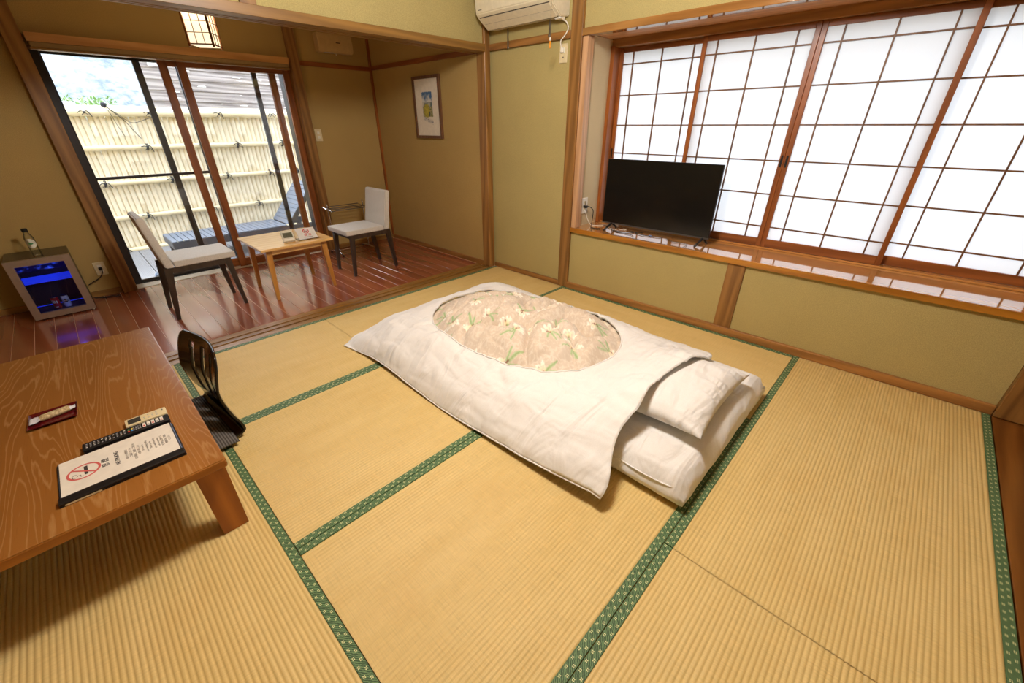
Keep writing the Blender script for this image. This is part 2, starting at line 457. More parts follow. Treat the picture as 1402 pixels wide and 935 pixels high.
# threshold with its sliding grooves
ts = sempty('trim_1'); ts['label'] = 'grooved wooden threshold between the tatami and the veranda'
for a, b, h in ((2.995, 3.05, 0.0), (3.05, 3.075, -0.006), (3.075, 3.115, 0.0), (3.115, 3.14, -0.006), (3.14, 3.208, 0.0)):
    obj('threshold_strip', B(-2.2, 2.80, a, b - 0.0005, -0.046, h), M['wood_x'], ts)

# window wall: below the shelf, above the lintel, beside the post
struct('wall_right', B(XW, XW + 0.12, -0.61, 2.07, 0.0, 0.50), M['plaster_green'])
struct('wall_right_upper', B(XW, XW + 0.12, -2.2, 2.16, 1.885, ZC), M['plaster_green'])['label'] = 'olive plaster strip over the long window lintel'
struct('wall_right_corner', B(XW, XW + 0.12, 2.07, 3.1, 0.0, ZC), M['plaster_green'])['label'] = 'olive plaster wall between the two far posts under the air conditioner'
struct('wall_right_end', B(XW, XW + 0.12, -2.2, -0.72, 0.0, 1.885), M['plaster_green'])
struct('baseboard_right', B(2.862, XW + 0.002, -0.61, 2.065, 0.0, 0.050, 0.002), M['wood_y'])
struct('baseboard_corner', B(2.864, XW + 0.002, 2.165, 2.997, 0.0, 0.040, 0.002), M['wood_y'])
struct('trim_2', B(2.876, XW + 0.003, 0.672, 0.782, 0.050, 0.496, 0.002), M['wood_post'])['label'] = 'short upright post dividing the plaster under the window shelf'
struct('trim_3', B(2.858, 2.96, 2.064, 2.164, 0.0, ZC, 0.004), M['wood_post'])['label'] = 'tall cedar post at the far end of the window shelf'
struct('trim_4', B(2.80, 2.866, 2.997, 3.10, 0.0, ZC, 0.004), M['wood_post'])['label'] = 'slim corner post where the veranda begins'
struct('trim_5', B(2.852, 2.99, -0.76, -0.612, 0.0, ZC, 0.004), M['wood_post'])['label'] = 'broad cedar post at the right edge by the hall boards'
struct('trim_6', B(2.855, XW + 0.01, 2.164, 2.997, 1.845, 1.890, 0.002), M['wood_y'])['label'] = 'rail board under the air conditioner'
struct('trim_7', B(2.858, 2.935, -0.612, 2.064, 1.845, 1.888, 0.003), M['lintel'])['label'] = 'lintel board over the window opening'
# shelf (deep sill)
struct('trim_8', B(2.866, 3.36, -0.612, 2.064, 0.496, 0.533, 0.003), M['shelf'])['label'] = 'deep glossy wooden shelf below the paper window'
struct('trim_9', B(2.860, 2.8655, -0.612, 2.064, 0.497, 0.5325, 0.001), M['shelf_edge'])['label'] = 'honey edge band of the window shelf'
# reveal
struct('trim_10', B(2.870, 2.945, 2.018, 2.0635, 0.533, 1.845, 0.003), M['wood_pale_z'])['label'] = 'pale jamb board beside the window recess'
struct('wall_reveal', B(2.945, 3.24, 2.046, 2.11, 0.533, 1.86), M['plaster_pale'])['label'] = 'pale plaster cheek of the window recess with an outlet'
struct('wall_reveal_near', B(2.945, 3.24, -0.66, -0.612, 0.533, 1.86), M['plaster_pale'])
struct('ceiling_reveal', B(2.935, 3.36, -0.64, 2.09, 1.862, 1.90), M['wood_pale_y'])

# shoji window ---------------------------------------------------------------
win = sempty('window_1'); win['label'] = 'long window of four sliding paper screens'
obj('head_frame', B(3.225, 3.36, -0.64, 2.05, 1.812, 1.862, 0.002), M['wood_y'], win)
obj('side_frame', B(3.215, 3.36, 2.016, 2.06, 0.533, 1.82, 0.002), M['wood_red_z'], win)
obj('side_frame', B(3.215, 3.36, -0.65, -0.606, 0.533, 1.82, 0.002), M['wood_red_z'], win)
obj('bottom_track', B(3.245, 3.36, -0.606, 2.016, 0.5335, 0.545, 0.001), M['shelf'], win)
KZ = [0.678, 0.887, 1.092, 1.297, 1.502, 1.706]
def shoji(x, ya, yb, vs, handle):
    p = link('shoji_panel', None, win)
    st = 0.028
    for a, b in ((ya, ya + st), (yb - st, yb)): obj('stile', B(x - 0.015, x + 0.015, a, b, 0.545, 1.812, 0.002), M['wood_red_z'], p)
    obj('bottom_rail', B(x - 0.014, x + 0.014, ya + st, yb - st, 0.546, 0.598, 0.002), M['wood_red_y'], p)
    obj('top_rail', B(x - 0.014, x + 0.014, ya + st, yb - st, 1.781, 1.811, 0.002), M['wood_red_y'], p)
    for v in vs: obj('lattice_bar', B(x - 0.012, x - 0.001, v - 0.004, v + 0.004, 0.598, 1.781), M['wood_lattice'], p)
    for z in KZ: obj('lattice_bar', B(x - 0.0115, x - 0.001, ya + st, yb - st, z - 0.004, z + 0.004), M['wood_lattice'], p)
    ys = [ya + st] + sorted(vs) + [yb - st]; zs = [0.598] + KZ + [1.781]
    for a, b in zip(ys, ys[1:]):
        for c, d in zip(zs, zs[1:]):
            obj('paper_pane', rawfaces(bmesh.new(), [(x, a, c), (x, b, c), (x, b, d), (x, a, d)], [(0, 1, 2, 3)]), M['paper'], p)
    if handle:
        for hy in handle:
            h = obj('finger_pull', B(x - 0.0175, x - 0.0145, hy - 0.006, hy + 0.006, 1.055, 1.125, 0.001), M['black_plastic'], p)
    return p
# far outer, two inner, near outer
shoji(3.315, 1.335, 2.016, [1.448, 1.676, 1.904], [2.003])
shoji(3.270, 0.7125, 1.374, [0.824, 1.050, 1.276], [0.727])
shoji(3.270, 0.050, 0.7115, [0.148, 0.372, 0.600], [0.697])
shoji(3.315, -0.606, 0.088, [-0.492, -0.263, -0.034], [])
# the glazed sash outside the paper
obj('outer_sash', B(3.42, 3.45, -0.64, 2.05, 1.80, 1.86), M['alum'], win)
obj('outer_sash', B(3.42, 3.45, -0.64, 2.05, 0.50, 0.545), M['alum'], win)
# outer wall skin around the window so no daylight leaks in
struct('wall_outer_low', B(3.36, 3.46, -2.2, 4.95, -0.3, 0.53), M['plaster_pale'])
struct('wall_outer_high', B(3.36, 3.46, -2.2, 4.95, 1.862, 2.6), M['plaster_pale'])
struct('wall_outer_far', B(3.36, 3.46, 2.06, 4.95, 0.53, 1.862), M['plaster_pale'])
struct('wall_outer_near', B(3.36, 3.46, -2.2, -0.65, 0.53, 1.862), M['plaster_pale'])

# veranda ---------------------------------------------------------------------
struct('wall_side', B(2.812, 2.93, 3.10, 4.97, 0.0, ZC), M['plaster_warm_lit'])
struct('baseboard_side', B(2.798, 2.8135, 3.10, YB, 0.0, 0.048, 0.002), M['wood_y'])
struct('trim_11', B(2.800, 2.814, 3.10, YB, 1.830, 1.870, 0.001), M['wood_red_y'])['label'] = 'thin reddish rail high on the veranda side wall'
struct('trim_12', B(2.788, 2.814, YB - 0.022, YB + 0.002, 0.048, ZC, 0.001), M['wood_red_z'])['label'] = 'slim corner strip in the veranda corner'
struct('wall_back_right', B(2.00, 2.93, YB, YB + 0.12, 0.0, ZC), M['plaster_warm_lit'])['label'] = 'plaster panel right of the glass doors, warm light in its brown tone'
struct('baseboard_back_right', B(2.02, 2.80, YB - 0.014, YB + 0.002, 0.0, 0.048, 0.002), M['wood_x'])
struct('trim_13', B(2.02, 2.79, YB - 0.012, YB + 0.002, 1.822, 1.862, 0.001), M['wood_red_x'])['label'] = 'thin reddish rail under the beige wall box'
struct('wall_back_left', B(-2.3, 0.09, YB, YB + 0.12, 0.0, ZC), M['plaster_warm_lit'])['label'] = 'plaster wall behind the small fridge, warm light in its brown tone'
struct('baseboard_back_left', B(-2.2, 0.07, YB - 0.014, YB + 0.002, 0.0, 0.048, 0.002), M['wood_x'])
struct('wall_back_top', B(0.09, 2.00, YB, YB + 0.12, 1.80, ZC), M['plaster_warm_lit'])['label'] = 'plaster band over the glass doors, warm light in its brown tone'
struct('trim_14', B(0.07, 0.168, 4.795, 4.97, 0.0, ZC, 0.004), M['wood_post'])['label'] = 'cedar post left of the glass doors'
struct('trim_15', B(1.935, 2.022, 4.795, 4.97, 0.0, ZC, 0.004), M['wood_post'])['label'] = 'cedar post right of the glass doors'
struct('trim_16', B(-2.2, 0.07, YB - 0.012, YB + 0.002, 1.83, 1.87, 0.001), M['wood_x'])['label'] = 'rail on the plaster behind the fridge'

# opening between the two rooms
struct('wall_over_beam', B(-2.3, 2.81, 3.02, 3.14, 1.885, ZC), M['plaster_green'])['label'] = 'olive plaster above the veranda beam'
bm_ = bmesh.new(); box(bm_, -2.3, 2.80, 2.985, 3.07, 1.834, 1.886, 0.002)
struct('trim_17', bm_, M['wood_x'])['label'] = 'long beam over the veranda opening'
gr = sempty('trim_18'); gr['label'] = 'grooved track under the veranda beam'
for a, b, h in ((3.07, 3.085, 1.834), (3.085, 3.10, 1.842), (3.10, 3.12, 1.834), (3.12, 3.135, 1.842), (3.135, 3.16, 1.834)):
    obj('track_strip', B(-2.3, 2.80, a, b - 0.0005, h, 1.885), M['wood_x'], gr)
struct('trim_19', B(1.010, 1.095, 3.004, 3.03, 1.886, ZC, 0.002), M['wood_post'])['label'] = 'short upright on the plaster over the beam'
# rest of the shell, behind and beside the camera
struct('wall_left', B(-2.3, -2.2, -2.2, 4.95, 0.0, ZC), M['plaster_green'])
struct('wall_front', B(-2.3, 3.0, -2.3, -2.2, 0.0, ZC), M['plaster_green'])
struct('ceiling', B(-2.3, 3.46, -2.3, 4.97, ZC, ZC + 0.08), M['ceil'])

# glass doors -------------------------------------------------------------------
door = sempty('door_1'); door['label'] = 'sliding glass doors with wooden inner sashes and dark outer sashes'
obj('sky_glint_sill', B(0.168, 1.935, 4.846, 4.978, -0.02, 0.004, 0.001), M['white_plastic'], door)  # sky reflection on the track put into its pale colour
obj('outer_sill', B(0.168, 1.935, 4.980, 5.10, -0.06, 0.006, 0.001), M['alum'], door)
obj('outer_frame', B(0.150, 0.222, 4.972, 5.09, 0.006, 1.83, 0.002), M['alum'], door)
obj('outer_frame', B(1.90, 1.96, 4.99, 5.09, 0.006, 1.83, 0.002), M['alum'], door)
obj('outer_frame', B(0.150, 1.96, 4.99, 5.09, 1.79, 1.83, 0.002), M['alum'], door)
obj('inner_head', B(0.168, 1.935, 4.87, 4.97, 1.785, 1.83, 0.002), M['wood_x'], door)
def wood_sash(xa, xb, yc):
    s = link('wooden_sash', None, door); w = 0.062
    for a, b in ((xa, xa + w), (xb - w, xb)): obj('stile', B(a, b, yc - 0.015, yc + 0.015, 0.004, 1.785, 0.003), M['wood_red_z'], s)
    obj('bottom_rail', B(xa + w, xb - w, yc - 0.014, yc + 0.014, 0.005, 0.082, 0.002), M['wood_red_x'], s)
    obj('top_rail', B(xa + w, xb - w, yc - 0.014, yc + 0.014, 1.74, 1.784, 0.002), M['wood_red_x'], s)
    obj('glass_pane', B(xa + w - 0.004, xb - w + 0.004, yc - 0.002, yc + 0.002, 0.080, 1.742), M['glass'], s)
wood_sash(1.020, 1.934, 4.900)
wood_sash(0.900, 1.812, 4.940)
def metal_sash(xa, xb, yc, wl, wr, mid, mr):
    s = link('metal_sash', None, door)
    obj('stile', B(xa, xa + wl, yc - 0.014, yc + 0.014, 0.008, 1.79, 0.002), M['alum'], s)
    obj('stile', B(xb - wr, xb, yc - 0.014, yc + 0.014, 0.008, 1.79, 0.002), mr, s)
    obj('bottom_rail', B(xa + wl, xb - wr, yc - 0.012, yc + 0.012, 0.008, 0.03, 0.002), M['alum'], s)
    obj('top_rail', B(xa + wl, xb - wr, yc - 0.012, yc + 0.012, 1.77, 1.79, 0.002), M['alum'], s)
    if mid: obj('mid_rail', B(xa + wl, xb - wr, yc - 0.010, yc + 0.010, 0.896, 0.918, 0.002), M['alum'], s)
    obj('glass_pane', B(xa + wl - 0.003, xb - wr + 0.003, yc - 0.0015, yc + 0.0015, 0.028, 1.772), M['glass'], s)
metal_sash(0.224, 1.045, 5.020, 0.006, 0.012, True, M['alum_thin'])
metal_sash(0.752, 1.680, 5.060, 0.048, 0.042, False, M['alum'])

# blind box above the doors
pb = thing('blind_box', 'long cedar blind box with a pale lower lip above the glass doors', 'blind box', (1.04, 4.80, 1.77))
bm = bmesh.new(); prism(bm, [(-0.03, 0.045), (-0.055, 0.095), (0.045, 0.095), (0.045, 0.045)], 'x', -0.862, 0.862)
obj('top_board', bm, m_wood('blind_cedar_lamplit', lin(206, 152, 84), lin(180, 124, 60), 'X', 1, 0.4), pb)  # lantern light on the front board put into a lighter wood
obj('rolled_blind', B(-0.855, 0.855, -0.03, 0.04, 0.012, 0.045, 0.004), m_plain('blind_cloth', lin(150, 122, 78), 0.8), pb)
obj('bottom_lip', B(-0.862, 0.862, -0.034, 0.045, 0.0, 0.012, 0.002), M['wood_x'], pb)

# ------------------------------------------------------------------ tatami
def tatami_mesh(L, W):
    """rush surface ribbed along its length, 55 ribs"""
    bm = bmesh.new(); H = 0.0; n = max(8, int(round((W - 0.06) / 0.0145))); a = W - 0.06
    prof = []
    for i in range(n):
        for t, h in ((0.0, -0.0034), (0.18, -0.0008), (0.5, 0.0), (0.82, -0.0008)):
            prof.append((-a / 2 + a * (i + t) / n, h))
    prof.append((a / 2, -0.0034))
    v0 = [bm.verts.new((-L / 2, y, z)) for y, z in prof]; v1 = [bm.verts.new((L / 2, y, z)) for y, z in prof]
    for i in range(len(prof) - 1): bm.faces.new((v0[i], v1[i], v1[i + 1], v0[i + 1]))
    for f in bm.faces: f.smooth = True
    return bm
TM = {}
def tatami(x0, x1, y0, y1, along, label):
    g = 0.0012; x0 += g; x1 -= g; y0 += g; y1 -= g
    L, W = ((x1 - x0), (y1 - y0)) if along == 'x' else ((y1 - y0), (x1 - x0))
    t = thing('tatami_mat', label, 'tatami mat', ((x0 + x1) / 2, (y0 + y1) / 2, 0.0), 0 if along == 'x' else PI / 2)
    o = obj('rush_surface', tatami_mesh(L, W), M['rush'], t)
    for p in o.data.polygons: p.use_smooth = True
    obj('straw_core', B(-L / 2, L / 2, -W / 2, W / 2, -0.0455, -0.0042), M['rush'], t)
    for s in (-1, 1):
        obj('cloth_border', B(-L / 2, L / 2, -0.015, 0.015, -0.0040, 0.0006, 0.0006), M['heri'], t, loc=(0, s * (W / 2 - 0.015), 0))
    return t
tatami(1.045, 2.862, 2.078, 2.993, 'x', 'tatami mat along the veranda threshold, behind the foot of the futon')
tatami(0.139, 1.045, 2.078, 2.993, 'x', 'half tatami mat beside the black legless chair, next to the threshold')
tatami(0.139, 1.955, 1.170, 2.078, 'x', 'tatami mat reaching from the legless chair under the middle of the duvet')
tatami(0.139, 1.955, 0.262, 1.170, 'x', 'tatami mat running under the pillow end of the duvet, in the middle of the floor')
tatami(1.955, 2.862, 0.262, 2.078, 'y', 'tatami mat lying along the window wall beside the futon')
tatami(1.045, 2.862, -0.607, 0.262, 'x', 'tatami mat in the right foreground against the window wall')
tatami(-0.772, 1.045, -0.607, 0.262, 'x', 'tatami mat at the bottom edge of the view, left of the end seam')
tatami(-0.772, 0.139, 0.262, 2.078, 'y', 'tatami mat under the front leg of the low table')
tatami(-0.772, 0.139, 2.078, 2.993, 'y', 'half tatami mat hidden mostly below the far end of the low table')

# ------------------------------------------------------------------ low table
tb = thing('low_table', 'low rectangular wooden table with swirling grain holding the folder and remotes', 'table', (-0.315, 2.105, 0))
obj('tabletop', B(-0.385, 0.387, -0.722, 0.722, 0.3015, 0.330, 0.004, 2), M['tabletop'], tb)
for s in (-1, 1):
    obj('edge_band', B(-0.383, 0.385, s * 0.716, s * 0.7235, 0.2975, 0.3265, 0.002), M['table_side'], tb)
for sx in (-1, 1):
    for sy in (-1, 1):
        bm = bmesh.new(); frustum(bm, (sx * 0.338, sy * 0.655), (0.078, 0.066), 0.0012, (sx * 0.336, sy * 0.655), (0.086, 0.070), 0.300)
        obj('leg', bm, M['table_leg'], tb)
obj('apron', B(-0.32, 0.32, -0.60, -0.58, 0.25, 0.3010), M['table_side'], tb)
obj('apron', B(-0.32, 0.32, 0.58, 0.60, 0.25, 0.3010), M['table_side'], tb)

# ------------------------------------------------------------------ legless chair
zc = thing('legless_chair', 'black lacquered legless floor chair with slotted curved back at the low table', 'chair', (0.18, 2.185, 0), math.radians(6))
prof = spline([(-0.40, 0.016), (-0.10, 0.014), (-0.035, 0.018), (0.004, 0.036), (0.004, 0.070), (-0.020, 0.140), (-0.037, 0.240), (-0.026, 0.310), (-0.006, 0.380), (0.012, 0.428)], 8)
def zaisu_sheet():
    bm = bmesh.new(); NW = 44; hw = 0.235; grid = []
    for (f, z) in prof:
        ww = hw
        if z > 0.345: ww = hw - 0.065 * (1 - math.sqrt(max(0, 1 - ((z - 0.345) / 0.085) ** 2)))
        if f > -0.06 and z < 0.20: ww = hw + 0.012 * math.sin(PI * (0.2 - z) / 0.2)
        row = []
        for i in range(NW + 1):
            u = -1 + 2 * i / NW; w = u * ww
            bow = 0.030 * (1 - u * u) * max(0.0, min(1.0, (z - 0.03) / 0.2))
            row.append((bm.verts.new((f + bow, w, z)), w, z))
        grid.append(row)
    for r0, r1 in zip(grid, grid[1:]):
        for i in range(NW):
            w = (r0[i][1] + r0[i + 1][1] + r1[i][1] + r1[i + 1][1]) / 4; z = (r0[i][2] + r1[i][2]) / 2
            if 0.13 < z < 0.388 and any(abs(w - c) < 0.021 for c in (-0.112, 0.0, 0.112)): continue
            bm.faces.new((r0[i][0], r0[i + 1][0], r1[i + 1][0], r1[i][0]))
    for v in [v for v in bm.verts if not v.link_faces]: bm.verts.remove(v)
    return bm
o = obj('bentwood_shell', zaisu_sheet(), M['black_gloss'], zc, True)
md = o.modifiers.new('thick', 'SOLIDIFY'); md.thickness = 0.011; md.offset = 0
def zabuton():
    bm = bmesh.new(); N = 16
    vs = {}
    for i in range(N + 1):
        for j in range(N + 1):
            u, v = -1 + 2 * i / N, -1 + 2 * j / N
            h = 0.016 * (1 - u ** 6) ** 0.5 * (1 - v ** 6) ** 0.5 if abs(u) < 1 and abs(v) < 1 else 0
            vs[i, j, 1] = bm.verts.new((u * 0.22, v * 0.265, 0.010 + h)); vs[i, j, 0] = bm.verts.new((u * 0.22, v * 0.265, 0.0))
    for i in range(N):
        for j in range(N):
            bm.faces.new([vs[i, j, 1], vs[i + 1, j, 1], vs[i + 1, j + 1, 1], vs[i, j + 1, 1]])
            bm.faces.new([vs[i, j, 0], vs[i, j + 1, 0], vs[i + 1, j + 1, 0], vs[i + 1, j, 0]])
    for k in range(N):
        for q in ((0, k, 0, k + 1), (N, k + 1, N, k), (k + 1, 0, k, 0), (k, N, k + 1, N)):
            bm.faces.new([vs[q[0], q[1], 0], vs[q[2], q[3], 0], vs[q[2], q[3], 1], vs[q[0], q[1], 1]])
    return bm
def m_zab():
    w = NT('charcoal_rib_cloth'); wv = w.wave(w.coord(), 30, 0.4, 1, 'BANDS', 'X')
    w.base(w.ramp(wv, [(0.3, lin(74, 70, 66)), (0.7, lin(112, 108, 104))])); w.bump(wv, 0.5, 0.003); return w.set(0.9, spec=0.2)
zb = obj('floor_cushion', zabuton(), m_zab(), None, True, loc=(-0.062, 2.150, 0.022), rot=(0, 0, math.radians(3)))
tag(zb, 'thin charcoal ribbed cushion lying on the legless chair seat', 'cushion')

# ------------------------------------------------------------------ things on the low table
TT = 0.330
fd = thing('folder', 'black clear-cover folder with a no smoking notice near the table edge', 'folder', (-0.163, 1.612, TT))
obj('back_cover', B(-0.152, 0.152, -0.118, 0.112, 0.0, 0.004, 0.001), M['black_plastic'], fd)
obj('spine', B(-0.152, 0.152, -0.1185, -0.086, 0.004, 0.015, 0.003), M['black_plastic'], fd)
for k in range(3):
    obj('page_sleeve', B(-0.150 + 0.002 * k, 0.150 - 0.002 * k, -0.090, 0.110, 0.0042 + 0.0024 * k, 0.0060 + 0.0024 * k), M['black_plastic'] if k % 2 == 0 else m_plain('sleeve_blue', lin(120, 136, 168), 0.2), fd)
page = obj('notice_page', B(-0.144, 0.143, -0.086, 0.107, 0.0115, 0.0122), m_plain('page_white', lin(232, 226, 214), 0.45), fd)
obj('label_strip', B(-0.14, -0.06, -0.1190, -0.1182, 0.002, 0.007), M['cream_plastic'], fd)
ink = m_plain('ink_dark', lin(60, 56, 54), 0.6); ink_grey = m_plain('ink_grey', lin(168, 162, 154), 0.6); red = m_plain('ink_red', lin(206, 96, 92), 0.6)
ZP = 0.0126
def ring(bm, cx, cy, r0, r1, z, seg=40):
    a = [bm.verts.new((cx + r0 * math.cos(2 * PI * k / seg), cy + r0 * math.sin(2 * PI * k / seg), z)) for k in range(seg)]
    b = [bm.verts.new((cx + r1 * math.cos(2 * PI * k / seg), cy + r1 * math.sin(2 * PI * k / seg), z)) for k in range(seg)]
    for k in range(seg): bm.faces.new((a[k], a[(k + 1) % seg], b[(k + 1) % seg], b[k]))
    return bm
def strip(bm, p, q, w, z):
    p, q = Vector(p), Vector(q); d = (q - p).normalized(); n = Vector((-d.y, d.x)) * w / 2
    rawfaces(bm, [(p.x - n.x, p.y - n.y, z), (q.x - n.x, q.y - n.y, z), (q.x + n.x, q.y + n.y, z), (p.x + n.x, p.y + n.y, z)], [(0, 1, 2, 3)])
bm = bmesh.new(); ring(bm, -0.090, 0.010, 0.034, 0.040, ZP)
strip(bm, (-0.116, 0.034), (-0.064, -0.014), 0.0055, ZP + 0.0003)
obj('no_smoking_ring', bm, red, page)
bm = bmesh.new(); strip(bm, (-0.085, 0.010 - 0.022), (-0.085, 0.010 + 0.026), 0.0085, ZP - 0.0001)
obj('cigarette_print', bm, ink, page)
bm = bmesh.new()
pts = [(-0.092, -0.014), (-0.098, -0.014), (-0.098, -0.004), (-0.104, -0.004), (-0.108, -0.012), (-0.116, -0.012), (-0.118, 0.000), (-0.112, 0.006), (-0.106, 0.002)]
for p, q in zip(pts, pts[1:]): strip(bm, p, q, 0.0016, ZP - 0.0001)
obj('smoke_print', bm, ink, page)
RT = (0, 0, PI / 2)
text('heading', '禁 煙', 0.021, ink, (-0.038, 0.010, ZP), RT, page)
text('heading', 'NO SMOKING', 0.016, ink, (-0.010, 0.010, ZP), RT, page, sx=0.8)
lines = ['館内での喫煙は', 'ご遠慮ください', 'お客様のご理解とご協力を', 'お願い致します', 'This hotel is', 'a non-smoking facility', 'Thank you for', 'your understanding', 'and cooperation', '客室内は禁煙です', '喫煙所をご利用', 'ください']
for k, s in enumerate(lines):
    text('text_line', s, 0.0085, ink_grey, (0.014 + 0.0104 * k, 0.010, ZP), RT, page)

rm = thing('tv_remote', 'long black television remote with rows of small buttons beside the folder', 'remote control', (-0.130, 1.757, TT), math.radians(-0.5))
obj('body', B(-0.118, 0.118, -0.023, 0.023, 0.0, 0.019, 0.007, 3), M['black_plastic'], rm)
bw = m_plain('button_white', lin(232, 226, 214), 0.5); bg_ = m_plain('button_grey', lin(168, 168, 172), 0.5)
cols4 = [m_plain('button_red', lin(214, 60, 60), 0.5), m_plain('button_green', lin(80, 170, 90), 0.5), m_plain('button_blue', lin(70, 150, 220), 0.5), m_plain('button_yellow', lin(230, 200, 90), 0.5)]
for i in range(5):
    obj('big_button', B(0.042 + i * 0.0125, 0.051 + i * 0.0125, -0.013, 0.014, 0.0185, 0.0202, 0.0006), bw, rm)
    obj('button_print', B(0.044 + i * 0.0125, 0.049 + i * 0.0125, -0.011, -0.003, 0.0202, 0.0205), cols4[0] if i % 2 == 0 else bg_, rm)
for i in range(4): obj('color_button', B(0.001 + 0.0045 * (i // 2) * 2, 0.006 + 0.0045 * (i // 2) * 2, -0.012 + 0.012 * (i % 2), -0.004 + 0.012 * (i % 2), 0.0185, 0.0200, 0.0005), cols4[i], rm)
for i in range(11):
    for j in range(3):
        if i in (4, 7) and j == 1: continue
        obj('button', B(-0.108 + i * 0.0098, -0.1035 + i * 0.0098, -0.013 + j * 0.010, -0.0095 + j * 0.010, 0.0185, 0.0198), bg_ if (i + j) % 3 else bw, rm)
for i in range(4):
    for j in range(3): obj('button', B(0.016 + i * 0.006, 0.0195 + i * 0.006, -0.012 + j * 0.009, -0.008 + j * 0.009, 0.0185, 0.0198), bg_, rm)

ar = thing('aircon_remote', 'short cream air conditioner remote with a grey display behind the black remote', 'remote control', (-0.071, 1.816, TT), math.radians(-1))
obj('body', B(-0.060, 0.060, -0.026, 0.026, 0.0, 0.017, 0.004, 2), M['cream_plastic'], ar)
obj('display', B(-0.052, -0.016, -0.017, 0.018, 0.0165, 0.0176, 0.0005), m_plain('lcd_dark', lin(62, 62, 58), 0.2), ar)
for i in range(4):
    for j in range(3):
        obj('button', B(-0.008 + i * 0.012, -0.003 + i * 0.012, -0.014 + j * 0.011, -0.010 + j * 0.011, 0.0165, 0.0178, 0.0004), [cols4[1], bg_, cols4[3], bg_][(i + j) % 4] if i < 2 else bg_, ar)
obj('logo_mark', B(0.048, 0.051, 0.006, 0.016, 0.0170, 0.0172), ink, ar)

def m_tray():
    w = NT('dark_red_lacquer'); f = w.noise(w.coord(), 20, 3)
    w.base(w.ramp(f, [(0.3, lin(78, 10, 14)), (0.7, lin(92, 16, 20))])); return w.set(0.12)
tr = thing('tray', 'small dark red lacquer tray holding a wrapped sweet on the low table', 'tray', (-0.311, 2.090, TT), math.radians(-2))
bm = bmesh.new()
vs = []; fs = []
outer = [(-0.066, -0.060), (0.066, -0.060), (0.066, 0.060), (-0.066, 0.060)]
inner = [(-0.056, -0.052), (0.056, -0.052), (0.056, 0.052), (-0.056, 0.052)]
foot = [(-0.052, -0.048), (0.052, -0.048), (0.052, 0.048), (-0.052, 0.048)]
for lst, z in ((foot, 0.0), (outer, 0.011), ([(x * 0.985, y * 0.985) for x, y in outer], 0.0125), (inner, 0.005)): vs += [(x, y, z) for x, y in lst]
fs = [(3, 2, 1, 0), (12, 13, 14, 15)]
for a in (0, 4, 8):
    for k in range(4): fs.append((a + k, a + (k + 1) % 4, a + 4 + (k + 1) % 4, a + 4 + k))
rawfaces(bm, vs, fs); obj('dish', bm, m_tray(), tr)
def wrapper_bm():
    bm = bmesh.new(); N, K = 28, 12; rows = []
    for i in range(N + 1):
        t = i / N; x = -0.060 + 0.122 * t
        e = min(1, max(0, (t - 0.18) / 0.08)) * min(1, max(0, (0.92 - t) / 0.08))
        wd = 0.012 + 0.004 * math.sin(t * PI) if e > 0.5 else 0.024 if t < 0.2 else 0.013
        ht = 0.0015 + 0.010 * e; row = []
        for k in range(K):
            a = 2 * PI * k / K
            row.append(bm.verts.new((x, (-0.012 + 0.024 * t) + wd * math.cos(a) + 0.0015 * mnoise.noise((x * 90, k, 1)), 0.0145 + ht * math.sin(a) + 0.003 * (1 - e) * mnoise.noise((x * 120, k * 0.7, 3)))))
        rows.append(row)
    for a, b in zip(rows, rows[1:]):
        for k in range(K): bm.faces.new((a[k], a[(k + 1) % K], b[(k + 1) % K], b[k]))
    bm.faces.new(rows[0]); bm.faces.new(list(reversed(rows[-1]))); return bm
def m_wrap():
    w = NT('crinkled_wrapper'); v = w.coord(); f = w.noise(v, 130, 4, 0.7); sx = w.n('ShaderNodeSeparateXYZ'); w.t.links.new(v, sx.inputs[0])
    ends = w.math('GREATER_THAN', w.math('ABSOLUTE', w.math('SUBTRACT', sx.outputs[0], 0.008)), 0.040)
    w.base(w.mix(ends, w.ramp(f, [(0.35, lin(150, 122, 80)), (0.65, lin(226, 208, 160))]), lin(226, 226, 234)))
    w.bump(f, 0.8, 0.004); return w.set(0.18)
sn = obj('wrapped_sweet', wrapper_bm(), m_wrap(), None, True, loc=(-0.311, 2.092, TT + 0.0005), rot=(0, 0, math.radians(-2)))
tag(sn, 'sweet in a crinkled clear wrapper lying across the dark red tray', 'sweet')

